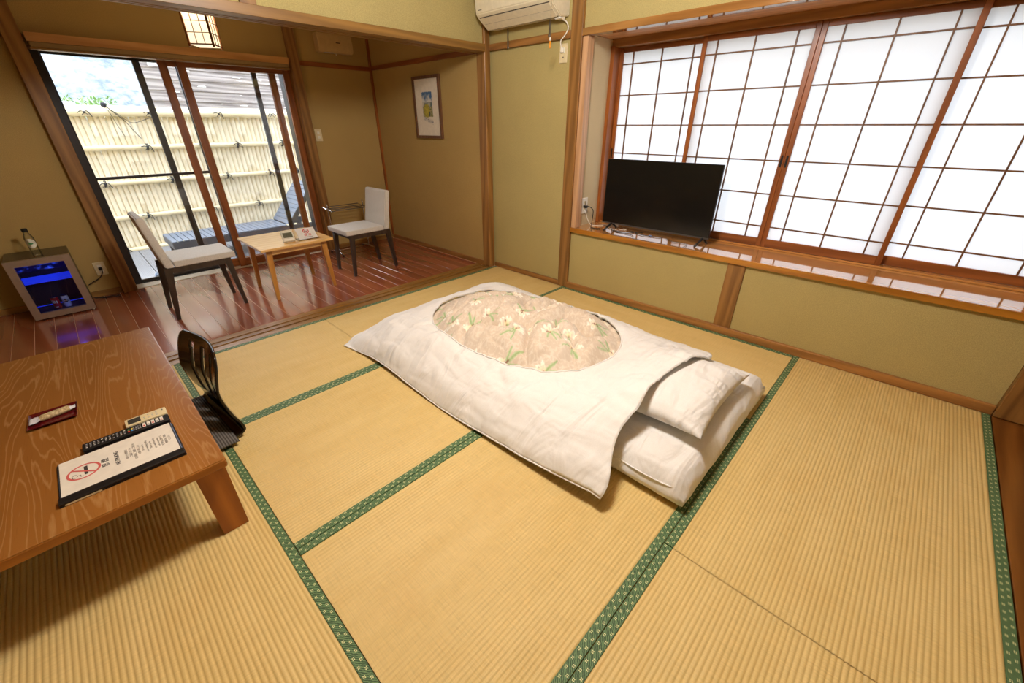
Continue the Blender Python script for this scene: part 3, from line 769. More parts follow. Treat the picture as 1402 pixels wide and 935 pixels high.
# ------------------------------------------------------------------ futon set
def sst(t): t = max(0.0, min(1.0, t)); return math.sin(PI / 2 * t) ** 0.85
def fbm(x, y, s, o=3, seed=0.0): return mnoise.fractal((x * s, y * s, seed), 1.0, 2.0, o)
def mattress_bm():
    """soft slab: rounded box grid with sagging, gathered corners"""
    bm = bmesh.new(); NX, NY = 40, 70; X0, X1, Y0, Y1 = 1.205, 2.225, 0.275, 2.30; H = 0.145
    def top(u, v):
        x = X0 + (X1 - X0) * u; y = Y0 + (Y1 - Y0) * v
        du = min(u, 1 - u) * (X1 - X0); dv = min(v, 1 - v) * (Y1 - Y0)
        r = 0.055; ex = min(1, du / r); ey = min(1, dv / r)
        h = math.sqrt(max(0, 1 - (1 - ex) ** 2)) * math.sqrt(max(0, 1 - (1 - ey) ** 2))
        z = H * (0.48 + 0.52 * h) + 0.006 * fbm(x, y, 5, 3, 2) - 0.012 * math.exp(-((x - 1.7) ** 2 / 0.1 + (y - 0.62) ** 2 / 0.05))
        return Vector((x, y, z))
    T = [[bm.verts.new(top(i / NX, j / NY)) for j in range(NY + 1)] for i in range(NX + 1)]
    for i in range(NX):
        for j in range(NY): bm.faces.new((T[i][j], T[i + 1][j], T[i + 1][j + 1], T[i][j + 1]))
    edge = [T[i][0] for i in range(NX)] + [T[NX][j] for j in range(NY)] + [T[i][NY] for i in range(NX, 0, -1)] + [T[0][j] for j in range(NY, 0, -1)]
    rings = [edge]
    cx, cy = (X0 + X1) / 2, (Y0 + Y1) / 2
    for lv, (zz, ins) in enumerate(((0.052, -0.006), (0.036, -0.004), (0.018, 0.010), (0.002, 0.035))):
        rg = []
        for k, v in enumerate(edge):
            p = v.co; d = Vector((cx - p.x, cy - p.y, 0))
            sx_ = 0 if abs(p.x - X0) > 1e-4 and abs(p.x - X1) > 1e-4 else (1 if p.x < cx else -1)
            sy_ = 0 if abs(p.y - Y0) > 1e-4 and abs(p.y - Y1) > 1e-4 else (1 if p.y < cy else -1)
            w = 0.004 * mnoise.noise((p.x * 14, p.y * 14, lv * 0.4))
            rg.append(bm.verts.new((p.x + sx_ * (ins + w), p.y + sy_ * (ins + w), zz)))
        rings.append(rg)
    n = len(edge)
    for a, b in zip(rings, rings[1:]):
        for k in range(n): bm.faces.new((a[k], b[k], b[(k + 1) % n], a[(k + 1) % n]))
    bm.faces.new(rings[-1]); return bm
mt = thing('futon_mattress', 'thick white sheeted futon mattress on the tatami below pillow and duvet', 'mattress', (0, 0, 0))
obj('sheeted_mattress', mattress_bm(), M['white_sheet'], mt, True)
bm = bmesh.new(); tube(bm, spline([(1.215, 0.60, 0.085), (1.206, 0.45, 0.084), (1.214, 0.33, 0.088), (1.245, 0.286, 0.090)], 6), 0.003, 6)
obj('sheet_fold', bm, M['white_sheet'], mt, True)

def pillow_bm():
    bm = bmesh.new(); N = 56; A, Bh, H = 0.315, 0.205, 0.075; top, bot = {}, {}
    for i in range(N + 1):
        for j in range(N + 1):
            u, v = -1 + 2 * i / N, -1 + 2 * j / N
            pinch = 1 - 0.10 * (1 - abs(u) ** 2) * abs(v) ** 3; pinch2 = 1 - 0.09 * (1 - abs(v) ** 2) * abs(u) ** 3
            x, y = u * A * pinch2, v * Bh * pinch
            h = H * ((1 - abs(u) ** 2.6) ** 0.55) * ((1 - abs(v) ** 2.6) ** 0.55)
            # seam gathers on the open side
            g = 0.011 * math.sin(u * 30 + 2.5 * math.sin(u * 7)) * max(0, (-v - 0.3) / 0.7) * (1 - abs(v) ** 8) * (1 - abs(u) ** 6)
            g2 = 0.004 * fbm(u, v, 3.0, 3, 5.0) * (1 - u * u) * (1 - v * v)
            top[i, j] = bm.verts.new((x, y, h + g + g2))
            bot[i, j] = top[i, j] if i in (0, N) or j in (0, N) else bm.verts.new((x, y, -0.8 * h))
    for i in range(N):
        for j in range(N):
            bm.faces.new((top[i, j], top[i + 1, j], top[i + 1, j + 1], top[i, j + 1]))
            q = [bot[i, j], bot[i, j + 1], bot[i + 1, j + 1], bot[i + 1, j]]
            try: bm.faces.new(q)
            except ValueError: pass
    return bm
pl = obj('pillow', pillow_bm(), M['white_sheet'], None, True, loc=(1.700, 0.525, 0.207), rot=(math.radians(-3), 0, math.radians(1)))
tag(pl, 'plump white pillow on the mattress with its far side under the duvet', 'pillow')

# duvet : sleeve with an oval opening over a printed quilt
DX0, DX1, DY0, DY1 = 0.968, 2.415, 0.530, 2.500
OC = (1.700, 1.550); OA, OB = 0.450, 0.628
def duvet_h(x, y):
    a = sst((x - DX0 + 0.0) / 0.29); b = sst((DX1 - x) / 0.36); c = sst((DY1 - y) / 0.36)
    s = min(a, b) * (0.25 + 0.75 * c) if c < 1 else min(a, b)
    corner = math.exp(-(((x - DX0) / 0.22) ** 2 + ((y - DY1) / 0.22) ** 2))
    z = 0.010 + 0.195 * s * (1 - 0.5 * corner)
    mid = math.exp(-(((x - 1.70) / 0.45) ** 2 + ((y - 1.5) / 0.8) ** 2))
    z += 0.022 * mid * s
    z += 0.105 * math.exp(-(((x - 1.64) / 0.36) ** 4 + ((y - 0.56) / 0.20) ** 2)) * s
    z += 0.022 * max(0, math.exp(-((x - DX0 - 0.07) / 0.055) ** 2)) * (0.6 + 0.6 * mnoise.noise((y * 3.5, 1, 0)))   # rolled hem
    w = 0.016 * fbm(x, y, 2.6, 3, 1.0) + 0.0075 * fbm(x * 1.0 + 0.4 * y, y * 2.0 - 0.3 * x, 7.0, 3, 4.0)
    # long soft creases running toward the near hem
    r1 = abs(mnoise.noise((x * 2.2 + y * 1.1, y * 3.3 - x * 1.2, 7.0)))
    w -= 0.013 * max(0, 0.09 - r1) / 0.09 * s
    r2 = abs(mnoise.noise((x * 5.5 - y * 2.5, y * 4.0 + x * 2.0, 17.0))); w -= 0.006 * max(0, 0.07 - r2) / 0.07 * s
    return z + w * (0.3 + 0.7 * s)
def outline(t):
    """point on the hem of the duvet, t in 0..4 (head, far, foot, near)"""
    k = int(t) % 4; f = t - int(t); ear = 1 - abs(2 * f - 1)
    if k == 0:   # head edge near -> far
        x = DX0 + (DX1 - DX0) * f; y = DY0 + 0.055 * math.exp(-((x - 1.55) / 0.28) ** 2) + 0.030 * math.exp(-((x - 1.20) / 0.12) ** 2) - 0.03 * math.exp(-((x - 1.0) / 0.08) ** 2)
        x += 0.035 * (1 - f) ** 6
        if f > 0.72: y += 0.16 * ((f - 0.72) / 0.28) ** 2; x -= 0.05 * ((f - 0.72) / 0.28) ** 3
        return x, y
    if k == 1:   # far edge
        return DX1 - 0.03 * ear ** 2 + 0.012 * math.sin(f * 11) * (1 - (1 - f) ** 8) - 0.05 * (1 - f) ** 6, DY0 + 0.16 * (1 - f) ** 3 + (DY1 - DY0) * f
    if k == 2:   # foot edge far -> near
        x = DX1 + (DX0 - DX1) * f
        return x - 0.022 * f ** 8, DY1 + 0.02 * ear - 0.045 * f ** 6
    y = DY1 + (DY0 - DY1) * f   # near edge
    return DX0 - 0.022 * (1 - f) ** 10 + 0.010 * math.sin(f * 9.0) + 0.012 * ear + 0.035 * f ** 12, y - 0.045 * (1 - f) ** 8
def oval(th):
    c, s = math.cos(th), math.sin(th); n = 2.35
    return OC[0] + OA * math.copysign(abs(c) ** (2 / n), c), OC[1] + OB * math.copysign(abs(s) ** (2 / n), s)
dv = thing('duvet', 'white duvet with an oval opening showing a peach flower print', 'duvet', (0, 0, 0))
def cover_bm():
    bm = bmesh.new(); NP = 4 * 84; NR = 44; rings = []
    for r in range(NR + 1):
        row = []
        for i in range(NP):
            t = 4 * i / NP; ox, oy = outline(t)
            th = math.atan2((oy - OC[1]) / OB, (ox - OC[0]) / OA); ex, ey = oval(th)
            f = (r / NR) ** 0.95
            x, y = ex + (ox - ex) * f, ey + (oy - ey) * f
            z = duvet_h(x, y)
            edge = r / NR
            if edge > 0.93 and y > DY0 + 0.2: z -= 0.006 * (edge - 0.93) / 0.07
            row.append(bm.verts.new((x, y, max(z, 0.0095))))
        rings.append(row)
    # rolled rim of the opening
    row0 = []
    for v in rings[0]:
        d = Vector((OC[0] - v.co.x, OC[1] - v.co.y, 0)).normalized()
        row0.append(bm.verts.new((v.co.x + d.x * 0.004, v.co.y + d.y * 0.004, v.co.z - 0.006)))
    rings.insert(0, row0)
    for a, b in zip(rings, rings[1:]):
        for i in range(NP): bm.faces.new((a[i], b[i], b[(i + 1) % NP], a[(i + 1) % NP]))
    return bm
o = obj('duvet_cover', cover_bm(), M['white_sheet'], dv, True)
md = o.modifiers.new('thick', 'SOLIDIFY'); md.thickness = 0.008; md.offset = -1
# stitched hem
NPH = 400; hp = []
for i in range(NPH):
    x, y = outline(4 * i / NPH); hp.append((x, y, max(duvet_h(x, y) - 0.005, 0.0055)))
bm = bmesh.new(); tube(bm, hp, 0.0034, 6, True); obj('hem_piping', bm, M['white_sheet'], dv, True)
bm = bmesh.new(); rp = [(*oval(2 * PI * i / 200), 0) for i in range(200)]
tube(bm, [(x, y, duvet_h(x, y) + 0.001) for x, y, _ in rp], 0.0045, 6, True); obj('opening_binding', bm, M['white_sheet'], dv, True)

# printed quilt
random.seed(21)
motifs = []
tries = 0
while len(motifs) < 44 and tries < 4000:
    tries += 1
    x = OC[0] + random.uniform(-0.5, 0.5); y = OC[1] + random.uniform(-0.68, 0.68)
    if all((x - m[0]) ** 2 + (y - m[1]) ** 2 > 0.120 ** 2 for m in motifs): motifs.append((x, y, random.uniform(0, 2 * PI), random.uniform(0.8, 1.15)))
petals = []; leaves = []; stamens = []
for (x, y, a, s) in motifs:
    for k in range(5):
        b = a + (k - 2) * 0.62 + random.uniform(-.12, .12); L = random.uniform(0.036, 0.058) * s
        petals.append((x + math.cos(b) * L * 0.55, y + math.sin(b) * L * 0.55, b, L * 0.62, L * 0.24))
    stamens.append((x, y, a, 0.020 * s, 0.008 * s))
    for k in range(3):
        b = a + PI + (k - 1) * 0.7 + random.uniform(-.2, .2); L = random.uniform(0.05, 0.085) * s
        leaves.append((x + math.cos(b) * L * 0.62, y + math.sin(b) * L * 0.62, b, L * 0.6, L * 0.11))
def inell(px, py, e):
    dx, dy = px - e[0], py - e[1]; c, s = math.cos(e[2]), math.sin(e[2])
    u = (dx * c + dy * s) / e[3]; v = (-dx * s + dy * c) / e[4]
    return u, v, u * u + v * v
def mixc(a, b, t): return tuple(a[i] + (b[i] - a[i]) * t for i in range(3))
PEACH = lin(208, 190, 168)[:3]; PEACH2 = lin(218, 203, 186)[:3]; CREAM = lin(252, 248, 236)[:3]; BUFF = lin(238, 218, 170)[:3]
GREEN = lin(136, 168, 104)[:3]; PALEG = lin(206, 220, 180)[:3]; BROWN = lin(140, 92, 74)[:3]
cells = {}
for kind, lst in (('l', leaves), ('p', petals), ('s', stamens)):
    for e in lst:
        R = max(e[3], e[4])
        for gx in range(int((e[0] - R) // 0.05), int((e[0] + R) // 0.05) + 1):
            for gy in range(int((e[1] - R) // 0.05), int((e[1] + R) // 0.05) + 1): cells.setdefault((gx, gy), []).append((kind, e))
def print_color(x, y):
    j = mnoise.noise((x * 38, y * 38, 2)); c = mixc(PEACH, PEACH2, 0.5 + 0.6 * mnoise.noise((x * 5, y * 5, 9)))
    if abs(j) < 0.10: c = mixc(c, CREAM, 0.26)      # woven self-pattern
    for kind, e in sorted(cells.get((int(x // 0.05), int(y // 0.05)), []), key=lambda q: 'lps'.index(q[0])):
        u, v, d = inell(x, y, e)
        if d < 1:
            if kind == 'l': c = mixc(GREEN, PALEG, min(1, abs(v) * 0.8 + 0.25 * (mnoise.noise((x * 80, y * 80, 4)) + 0.5)))
            elif kind == 'p': c = mixc(CREAM, BUFF, max(0, min(1, 0.4 - u * 0.6))) if (abs(v) > 0.12 or u > 0.4) and d < 0.86 else mixc(CREAM, BROWN, 0.42)
            else: c = BROWN if mnoise.noise((x * 150, y * 150, 6)) > -0.05 else c
    return c
def quilt_h(x, y):
    u, v = (x - OC[0]) / OA, (y - OC[1]) / OB; rr = min(1.0, (u * u + v * v) ** 0.5)
    ed = max(0.0, 1 - rr ** 4)
    base = duvet_h(x, y) - 0.024
    # plump lobes divided by pulled creases
    p = x * 0.80 + y * 0.55; q = -x * 0.5 + y * 0.85
    n1 = abs(mnoise.noise((p * 2.4, q * 4.2, 3.0))); n2 = abs(mnoise.noise((p * 5.0 + 3, q * 8.0, 8.0)))
    lobes = 0.095 * min(1, n1 / 0.30) ** 0.45 + 0.022 * min(1, n2 / 0.22) ** 0.5
    return base + ed * (0.004 + lobes)
def quilt_obj():
    N, K = 150, 200
    bm = bmesh.new(); lay = bm.verts.layers.float_color.new('print'); g = {}
    for i in range(N + 1):
        for j in range(K + 1):
            u, v = -1 + 2 * i / N, -1 + 2 * j / K
            # square grid squeezed into the oval
            x_, y_ = u * math.sqrt(1 - v * v / 2), v * math.sqrt(1 - u * u / 2)
            rr = math.hypot(x_, y_); k = 1.0
            if rr > 1e-6:
                th = math.atan2(y_, x_); ex, ey = oval(th); 
                # scale so the rim of the disc meets the oval (plus a tuck below the cover)
                cx = ex - OC[0]; cy = ey - OC[1]; x, y = OC[0] + cx * rr * 1.035, OC[1] + cy * rr * 1.035
            else: x, y = OC
            vv = bm.verts.new((x, y, quilt_h(x, y))); c = print_color(x, y); vv[lay] = (*c, 1); g[i, j] = vv
    for i in range(N):
        for j in range(K): bm.faces.new((g[i, j], g[i + 1, j], g[i + 1, j + 1], g[i, j + 1]))
    return bm
obj('printed_quilt', quilt_obj(), M['flower'], dv, True)

# ------------------------------------------------------------------ dining chairs in the veranda
def chair(label, loc, rotz):
    t = thing('chair', label, 'chair', loc, rotz)
    # seat pad
    bm = bmesh.new(); box(bm, -0.137, 0.255, -0.190, 0.190, 0.390, 0.434, 0.012, 3); o = obj('seat_pad', bm, M['seat_fabric'], t); smooth_angle(o)
    # reclined upholstered back, side profile extruded across
    pf = [(-0.140, 0.392), (-0.190, 0.392), (-0.248, 0.738), (-0.242, 0.748), (-0.212, 0.750), (-0.202, 0.742), (-0.147, 0.4345)]
    bm = bmesh.new(); prism(bm, pf, 'y', -0.192, 0.192)
    bmesh.ops.bevel(bm, geom=[e for e in bm.edges], offset=0.006, segments=2, affect='EDGES', clamp_overlap=True)
    o = obj('backrest', bm, M['seat_fabric'], t); smooth_angle(o)
    for s in (-1, 1):
        bm = bmesh.new(); frustum(bm, (0.228, s * 0.168), (0.024, 0.024), 0.0, (0.195, s * 0.172), (0.044, 0.034), 0.389); obj('leg', bm, M['dark_wood'], t)
        bm = bmesh.new(); frustum(bm, (-0.232, s * 0.162), (0.024, 0.024), 0.0, (-0.178, s * 0.172), (0.048, 0.034), 0.389); obj('leg', bm, M['dark_wood'], t)
        obj('side_rail', B(-0.158, 0.176, s * 0.172 - 0.012, s * 0.172 + 0.012, 0.350, 0.3895), M['dark_wood'], t)
        x = 0.195 if s > 0 else -0.178
        obj('cross_rail', B(x - 0.012, x + 0.012, -0.156, 0.156, 0.350, 0.3895), M['dark_wood'], t)
    return t
chair('oatmeal upholstered chair left of the side table, facing it, nearest the fridge', (0.513, 3.935, 0), 0.0)
chair('oatmeal upholstered chair in the veranda corner in front of the towel stand', (1.925, 3.910, 0), PI)

# ------------------------------------------------------------------ side table with clock and sign
st = thing('side_table', 'small square honey wood side table between the two upholstered chairs', 'side table', (1.195, 3.875, 0))
obj('table_top', B(-0.290, 0.290, -0.297, 0.297, 0.420, 0.440, 0.004, 2), M['side_table'], st)
for s in (-1, 1):
    for q in (-1, 1):
        bm = bmesh.new(); frustum(bm, (s * 0.243, q * 0.232), (0.026, 0.026), 0.0, (s * 0.222, q * 0.225), (0.046, 0.046), 0.420); obj('leg', bm, M['side_leg'], st)
    obj('apron', B(-0.200, 0.200, s * 0.232 - 0.009, s * 0.232 + 0.009, 0.375, 0.4195), M['side_table'], st)
    obj('apron', B(s * 0.228 - 0.009, s * 0.228 + 0.009, -0.205, 0.205, 0.375, 0.4195), M['side_table'], st)
ck = thing('digital_clock', 'white digital clock with a grey display leaning on the side table', 'clock', (1.168, 3.715, 0.440), math.radians(-4))
tilt = math.radians(-32)
def tilted(name, bm, mat, parent, loc=(0, 0, 0)):
    return obj(name, bm, mat, parent, loc=loc, rot=(tilt, 0, 0))
tilted('case', B(-0.046, 0.046, -0.010, 0.010, 0.0, 0.092, 0.004, 2), m_plain('clock_case', lin(216, 212, 194), 0.4), ck, (0, -0.03, 0.006))
tilted('display', B(-0.036, 0.036, -0.0125, -0.0105, 0.030, 0.072, 0.001), m_plain('lcd_green', lin(96, 96, 74), 0.25), ck, (0, -0.03, 0.006))
dg = m_plain('lcd_digit', lin(40, 40, 34), 0.4)
o = text('digits', '12:45', 0.026, dg, (0, -0.030 - 0.0125 * math.cos(tilt) + 0.051 * -math.sin(tilt), 0.006 + 0.051 * math.cos(tilt) + 0.0125 * -math.sin(-tilt) * -1), (PI / 2 + tilt, 0, 0), ck)
tilted('button_bar', B(-0.036, 0.036, -0.0120, -0.0105, 0.008, 0.020, 0.001), M['white_plastic'], ck, (0, -0.03, 0.006))
obj('foot', B(-0.03, 0.03, -0.028, 0.035, 0.0, 0.010, 0.002), m_plain('clock_foot', lin(206, 202, 184), 0.4), ck)
sg = thing('notice_stand', 'white no smoking card in a clear slanted stand on the side table', 'sign', (1.325, 3.74, 0.440), math.radians(-5))
tl = math.radians(-50); ct, stt = math.cos(tl), math.sin(tl)
obj('clear_stand', B(-0.090, 0.090, -0.001, 0.001, 0.0, 0.125), M['glass'], sg, loc=(0, -0.075, 0.002), rot=(tl, 0, 0))
card = obj('card', B(-0.074, 0.074, -0.0030, -0.0016, 0.006, 0.118), m_plain('card_white', lin(236, 234, 232), 0.5), sg, loc=(0, -0.075, 0.002), rot=(tl, 0, 0))
obj('clear_base', B(-0.090, 0.090, -0.078, 0.030, 0.0, 0.002), M['glass'], sg)
red2 = m_plain('sign_red', lin(206, 60, 54), 0.5)
bm = bmesh.new(); ring(bm, 0, 0, 0.0185, 0.0250, 0.0002); strip(bm, (-0.015, 0.015), (0.015, -0.015), 0.005, 0.0004)
obj('no_smoking_ring', bm, red2, card, loc=(0.002, -0.0034, 0.084), rot=(PI / 2, 0, 0))
bm = bmesh.new(); strip(bm, (-0.014, 0), (0.012, 0), 0.006, 0.0001); obj('cigarette_print', bm, ink, card, loc=(0.002, -0.0034, 0.084), rot=(PI / 2, 0, 0))
text('notice_text', '禁 煙', 0.026, red2, (0.004, -0.0034, 0.042), (PI / 2, 0, 0), card)
text('notice_text', 'NO SMOKING', 0.011, ink, (0.004, -0.0034, 0.021), (PI / 2, 0, 0), card)

# ------------------------------------------------------------------ towel stand
tw = thing('towel_stand', 'slim chrome towel stand by the wall behind the corner chair', 'towel stand', (2.13, 4.62, 0))
for s in (-1, 1):
    bm = bmesh.new(); tube(bm, spline([(s * 0.20, 0, 0.03), (s * 0.20, 0, 0.25), (s * 0.205, 0, 0.49), (s * 0.205, 0, 0.525), (s * 0.205, 0.01, 0.545)], 5), 0.008, 10); obj('upright', bm, M['chrome'], tw, True)
    bm = bmesh.new(); tube(bm, spline([(s * 0.205, -0.10, 0.475), (s * 0.205, -0.05, 0.488), (s * 0.205, 0.0, 0.485), (s * 0.205, 0.06, 0.490), (s * 0.205, 0.12, 0.500)], 5), 0.007, 8); obj('side_arm', bm, M['chrome'], tw, True)
    bm = bmesh.new(); tube(bm, spline([(s * 0.20, -0.15, 0.012), (s * 0.20, -0.13, 0.022), (s * 0.20, 0.0, 0.034), (s * 0.20, 0.12, 0.022), (s * 0.20, 0.14, 0.012)], 5), 0.009, 8); obj('foot', bm, M['chrome'], tw, True)
    for q in (-0.15, 0.14):
        bm = bmesh.new(); lathe(bm, [(0, 0), (0.012, 0), (0.012, 0.018), (0, 0.018)], (s * 0.20, q, 0), 10); obj('rubber_tip', bm, M['black_plastic'], tw, True)
for yy, z in ((-0.09, 0.480), (-0.03, 0.487), (0.04, 0.490), (0.11, 0.499)):
    bm = bmesh.new(); tube(bm, [(-0.205, yy, z), (0.205, yy, z)], 0.0045, 8); obj('towel_bar', bm, M['grey_metal'], tw, True)
bm = bmesh.new(); tube(bm, [(-0.20, 0, 0.034), (0.20, 0, 0.034)], 0.006, 8); obj('lower_bar', bm, M['chrome'], tw, True)

# ------------------------------------------------------------------ fridge
fr = thing('mini_fridge', 'small dark glass door fridge with a steel frame glowing blue by the left post', 'fridge', (-0.300, 4.49, 0))
W2 = 0.170; FH = 0.452; FD = 0.345
dark = m_plain('fridge_black', lin(40, 36, 32), 0.35); inner = m_plain('fridge_inside', lin(36, 32, 40), 0.5)
obj('side_panel', B(-W2, -W2 + 0.022, 0.035, FD, 0.012, FH - 0.004, 0.003), dark, fr)
obj('side_panel', B(W2 - 0.022, W2, 0.035, FD, 0.012, FH - 0.004, 0.003), dark, fr)
obj('top_panel', B(-W2, W2, 0.020, FD, FH - 0.026, FH, 0.003), m_plain('fridge_top', lin(52, 46, 38), 0.25), fr)
obj('bottom_panel', B(-W2 + 0.022, W2 - 0.022, 0.035, FD, 0.012, 0.034), dark, fr)
obj('back_panel', B(-W2 + 0.022, W2 - 0.022, FD - 0.03, FD - 0.001, 0.034, FH - 0.026), inner, fr)
for sx in (-1, 1):
    for yy in (0.05, FD - 0.03):
        bm = bmesh.new(); lathe(bm, [(0, 0), (0.011, 0), (0.011, 0.0125), (0, 0.0125)], (sx * 0.15, yy, 0), 10); obj('foot', bm, M['black_plastic'], fr, True)
dr = link('door', None, fr)
fw = 0.043
for poly in ([(-W2, 0.012), (-W2 + fw, 0.012 + fw), (-W2 + fw, FH - fw), (-W2, FH)], [(W2, 0.012), (W2, FH), (W2 - fw, FH - fw), (W2 - fw, 0.012 + fw)],
             [(-W2, 0.012), (W2, 0.012), (W2 - fw, 0.012 + fw), (-W2 + fw, 0.012 + fw)], [(-W2, FH), (-W2 + fw, FH - fw), (W2 - fw, FH - fw), (W2, FH)]):
    bm = bmesh.new(); prism(bm, poly, 'y', -0.004, 0.026); obj('frame_rail', bm, M['steel'], dr)
obj('glass_pane', B(-W2 + fw, W2 - fw, 0.004, 0.008, 0.012 + fw, FH - fw), m_glass('fridge_glass', (0.75, 0.8, 0.95, 1)), dr)
bm = bmesh.new(); lathe(bm, [(0, 0), (0.009, 0), (0.009, 0.012), (0, 0.012)], (W2 - 0.018, 0.0, 0.0), 12); obj('hinge_foot', bm, M['chrome'], dr, True)
bl = (0.02, 0.06, 1.0, 1)
obj('shelf', B(-W2 + 0.024, W2 - 0.024, 0.05, 0.30, 0.036, 0.042), inner, fr)
obj('chiller_band', B(-W2 + 0.024, W2 - 0.024, 0.24, 0.246, 0.222, 0.276), m_emit('chiller_glow', bl, 0.55), fr)  # LED light on this band and the racks put into emission
obj('rear_rack', B(-W2 + 0.024, W2 - 0.024, 0.20, 0.203, 0.052, 0.057), m_emit('shelf_glow', bl, 0.6), fr)
obj('front_rack', B(-W2 + 0.09, W2 - 0.03, 0.046, 0.049, 0.0425, 0.048), m_emit('shelf_glow_front', bl, 1.5), fr)
def m_led_blotches():  # blotches of reflected blue LED light put into emission
    w = NT('led_blotch_glow'); f = w.noise(w.coord(), 34, 5, 0.75); g = w.noise(w.coord((3, 1, 9)), 5, 3)
    s = w.ramp(w.math('MULTIPLY', f, g), [(0.24, (0, 0, 0, 1)), (0.42, (1, 1, 1, 1))])
    w.base(lin(8, 8, 20)); w.put(w.p.inputs['Emission Color'], w.mix(s, (0.0, 0.0, 0.03, 1), (0.05, 0.12, 1.0, 1))); w.p.inputs['Emission Strength'].default_value = 1.0
    return w.set(0.5)
obj('lit_freezer_tray', B(-W2 + 0.024, W2 - 0.024, 0.16, 0.164, 0.335, 0.412), m_led_blotches(), fr)
pl_ = point_lamp('fridge_led', (-0.30, 4.60, 0.295), 0.10, (0.08, 0.14, 1.0), 0.02); 
def can(name, label, x, body_mat, extra):
    c = thing(name, label, 'can', (x, 4.60, 0.0425))
    bm = bmesh.new(); lathe(bm, [(0, 0), (0.018, 0), (0.0215, 0.006), (0.0215, 0.078), (0.018, 0.086), (0.018, 0.088)], (0, 0, 0), 24); o = obj('body', bm, body_mat, c); smooth_angle(o, 50)
    bm = bmesh.new(); lathe(bm, [(0.0185, 0.086), (0.0185, 0.0895), (0.016, 0.0885), (0, 0.0885)], (0, 0, 0), 24); obj('lid', bm, M['chrome'], c, True)
    extra(c)
def bandp(c, z0, z1, a0, a1, mat, name, r=0.0219):
    bm = bmesh.new(); n = 10; A = []
    for k in range(n + 1):
        a = a0 + (a1 - a0) * k / n; A.append((bm.verts.new((r * math.cos(a), r * math.sin(a), z0)), bm.verts.new((r * math.cos(a), r * math.sin(a), z1))))
    for p, q in zip(A, A[1:]): bm.faces.new((p[0], q[0], q[1], p[1]))
    obj(name, bm, mat, c, True)
def red_extra(c):
    for k in range(4): bandp(c, 0.040 + 0.004 * math.sin(k), 0.066 + 0.004 * math.cos(k), -PI * 0.85 + k * 0.42, -PI * 0.85 + k * 0.42 + 0.20 + 0.1 * (k % 2), M['white_plastic'], 'white_lettering')
    bandp(c, 0.012, 0.016, -PI * 0.7, -PI * 0.45, M['white_plastic'], 'white_lettering')
def white_extra(c):
    bm = bmesh.new()
    for z0, r, mt_, nm in ((0.050, 0.0135, ink, 'dark_badge'), (0.050, 0.007, m_plain('badge_gold', lin(214, 150, 50), 0.4), 'gold_star')):
        b2 = bmesh.new(); n = 18; ctr = b2.verts.new((0, -0.0222 - 0.0004 * (r < 0.01), z0))
        vs = []
        for k in range(n):
            a = 2 * PI * k / n; rr = r if nm == 'dark_badge' or k % 2 == 0 else r * 0.6
            xx = rr * math.cos(a); vs.append(b2.verts.new((xx, -math.sqrt(max(0, 0.0222 ** 2 - xx * xx)) - 0.0004 * (r < 0.01), z0 + rr * math.sin(a))))
        for k in range(n): b2.faces.new((ctr, vs[k], vs[(k + 1) % n]))
        obj(nm, b2, mt_, c)
    bm.free()
can('drink_can', 'red drink can with white script inside the blue lit fridge', -0.330, m_plain('can_red', lin(190, 24, 26), 0.3), red_extra)
can('drink_can', 'white drink can with a dark round badge inside the blue lit fridge', -0.274, m_plain('can_white', lin(222, 222, 226), 0.3), white_extra)

bt = thing('glass_bottle', 'clear glass bottle with black cap and round label on top of the fridge', 'bottle', (-0.290, 4.615, 0.4525))
bm = bmesh.new(); lathe(bm, [(0, 0), (0.024, 0), (0.026, 0.006), (0.026, 0.125), (0.022, 0.142), (0.0135, 0.158), (0.0135, 0.172), (0.0, 0.172)], (0, 0, 0), 28); smooth_angle(obj('bottle_body', bm, m_glass('bottle_glass', (0.95, 0.97, 0.95, 1), 0.9), bt), 50)
bm = bmesh.new(); lathe(bm, [(0, 0.168), (0.0165, 0.168), (0.0165, 0.192), (0, 0.192)], (0, 0, 0), 20); smooth_angle(obj('cap', bm, M['black_plastic'], bt), 50)
def disc_on_bottle(r, mat, name, off):
    b2 = bmesh.new(); n = 26; R = 0.0263 + off; ctr = b2.verts.new((0, -R, 0.088)); vs = []
    for k in range(n):
        a = 2 * PI * k / n; x = r[0] * math.cos(a); vs.append(b2.verts.new((x, -math.sqrt(max(0, R * R - x * x)), 0.088 + r[1] * math.sin(a))))
    for k in range(n): b2.faces.new((ctr, vs[k], vs[(k + 1) % n]))
    o = obj(name, b2, mat, bt); o.rotation_euler = (0, 0, math.radians(-4))
disc_on_bottle((0.0250, 0.034), M['white_plastic'], 'round_label', 0.0)
disc_on_bottle((0.012, 0.007), m_plain('label_green', lin(80, 150, 96), 0.5), 'green_emblem', 0.0006)

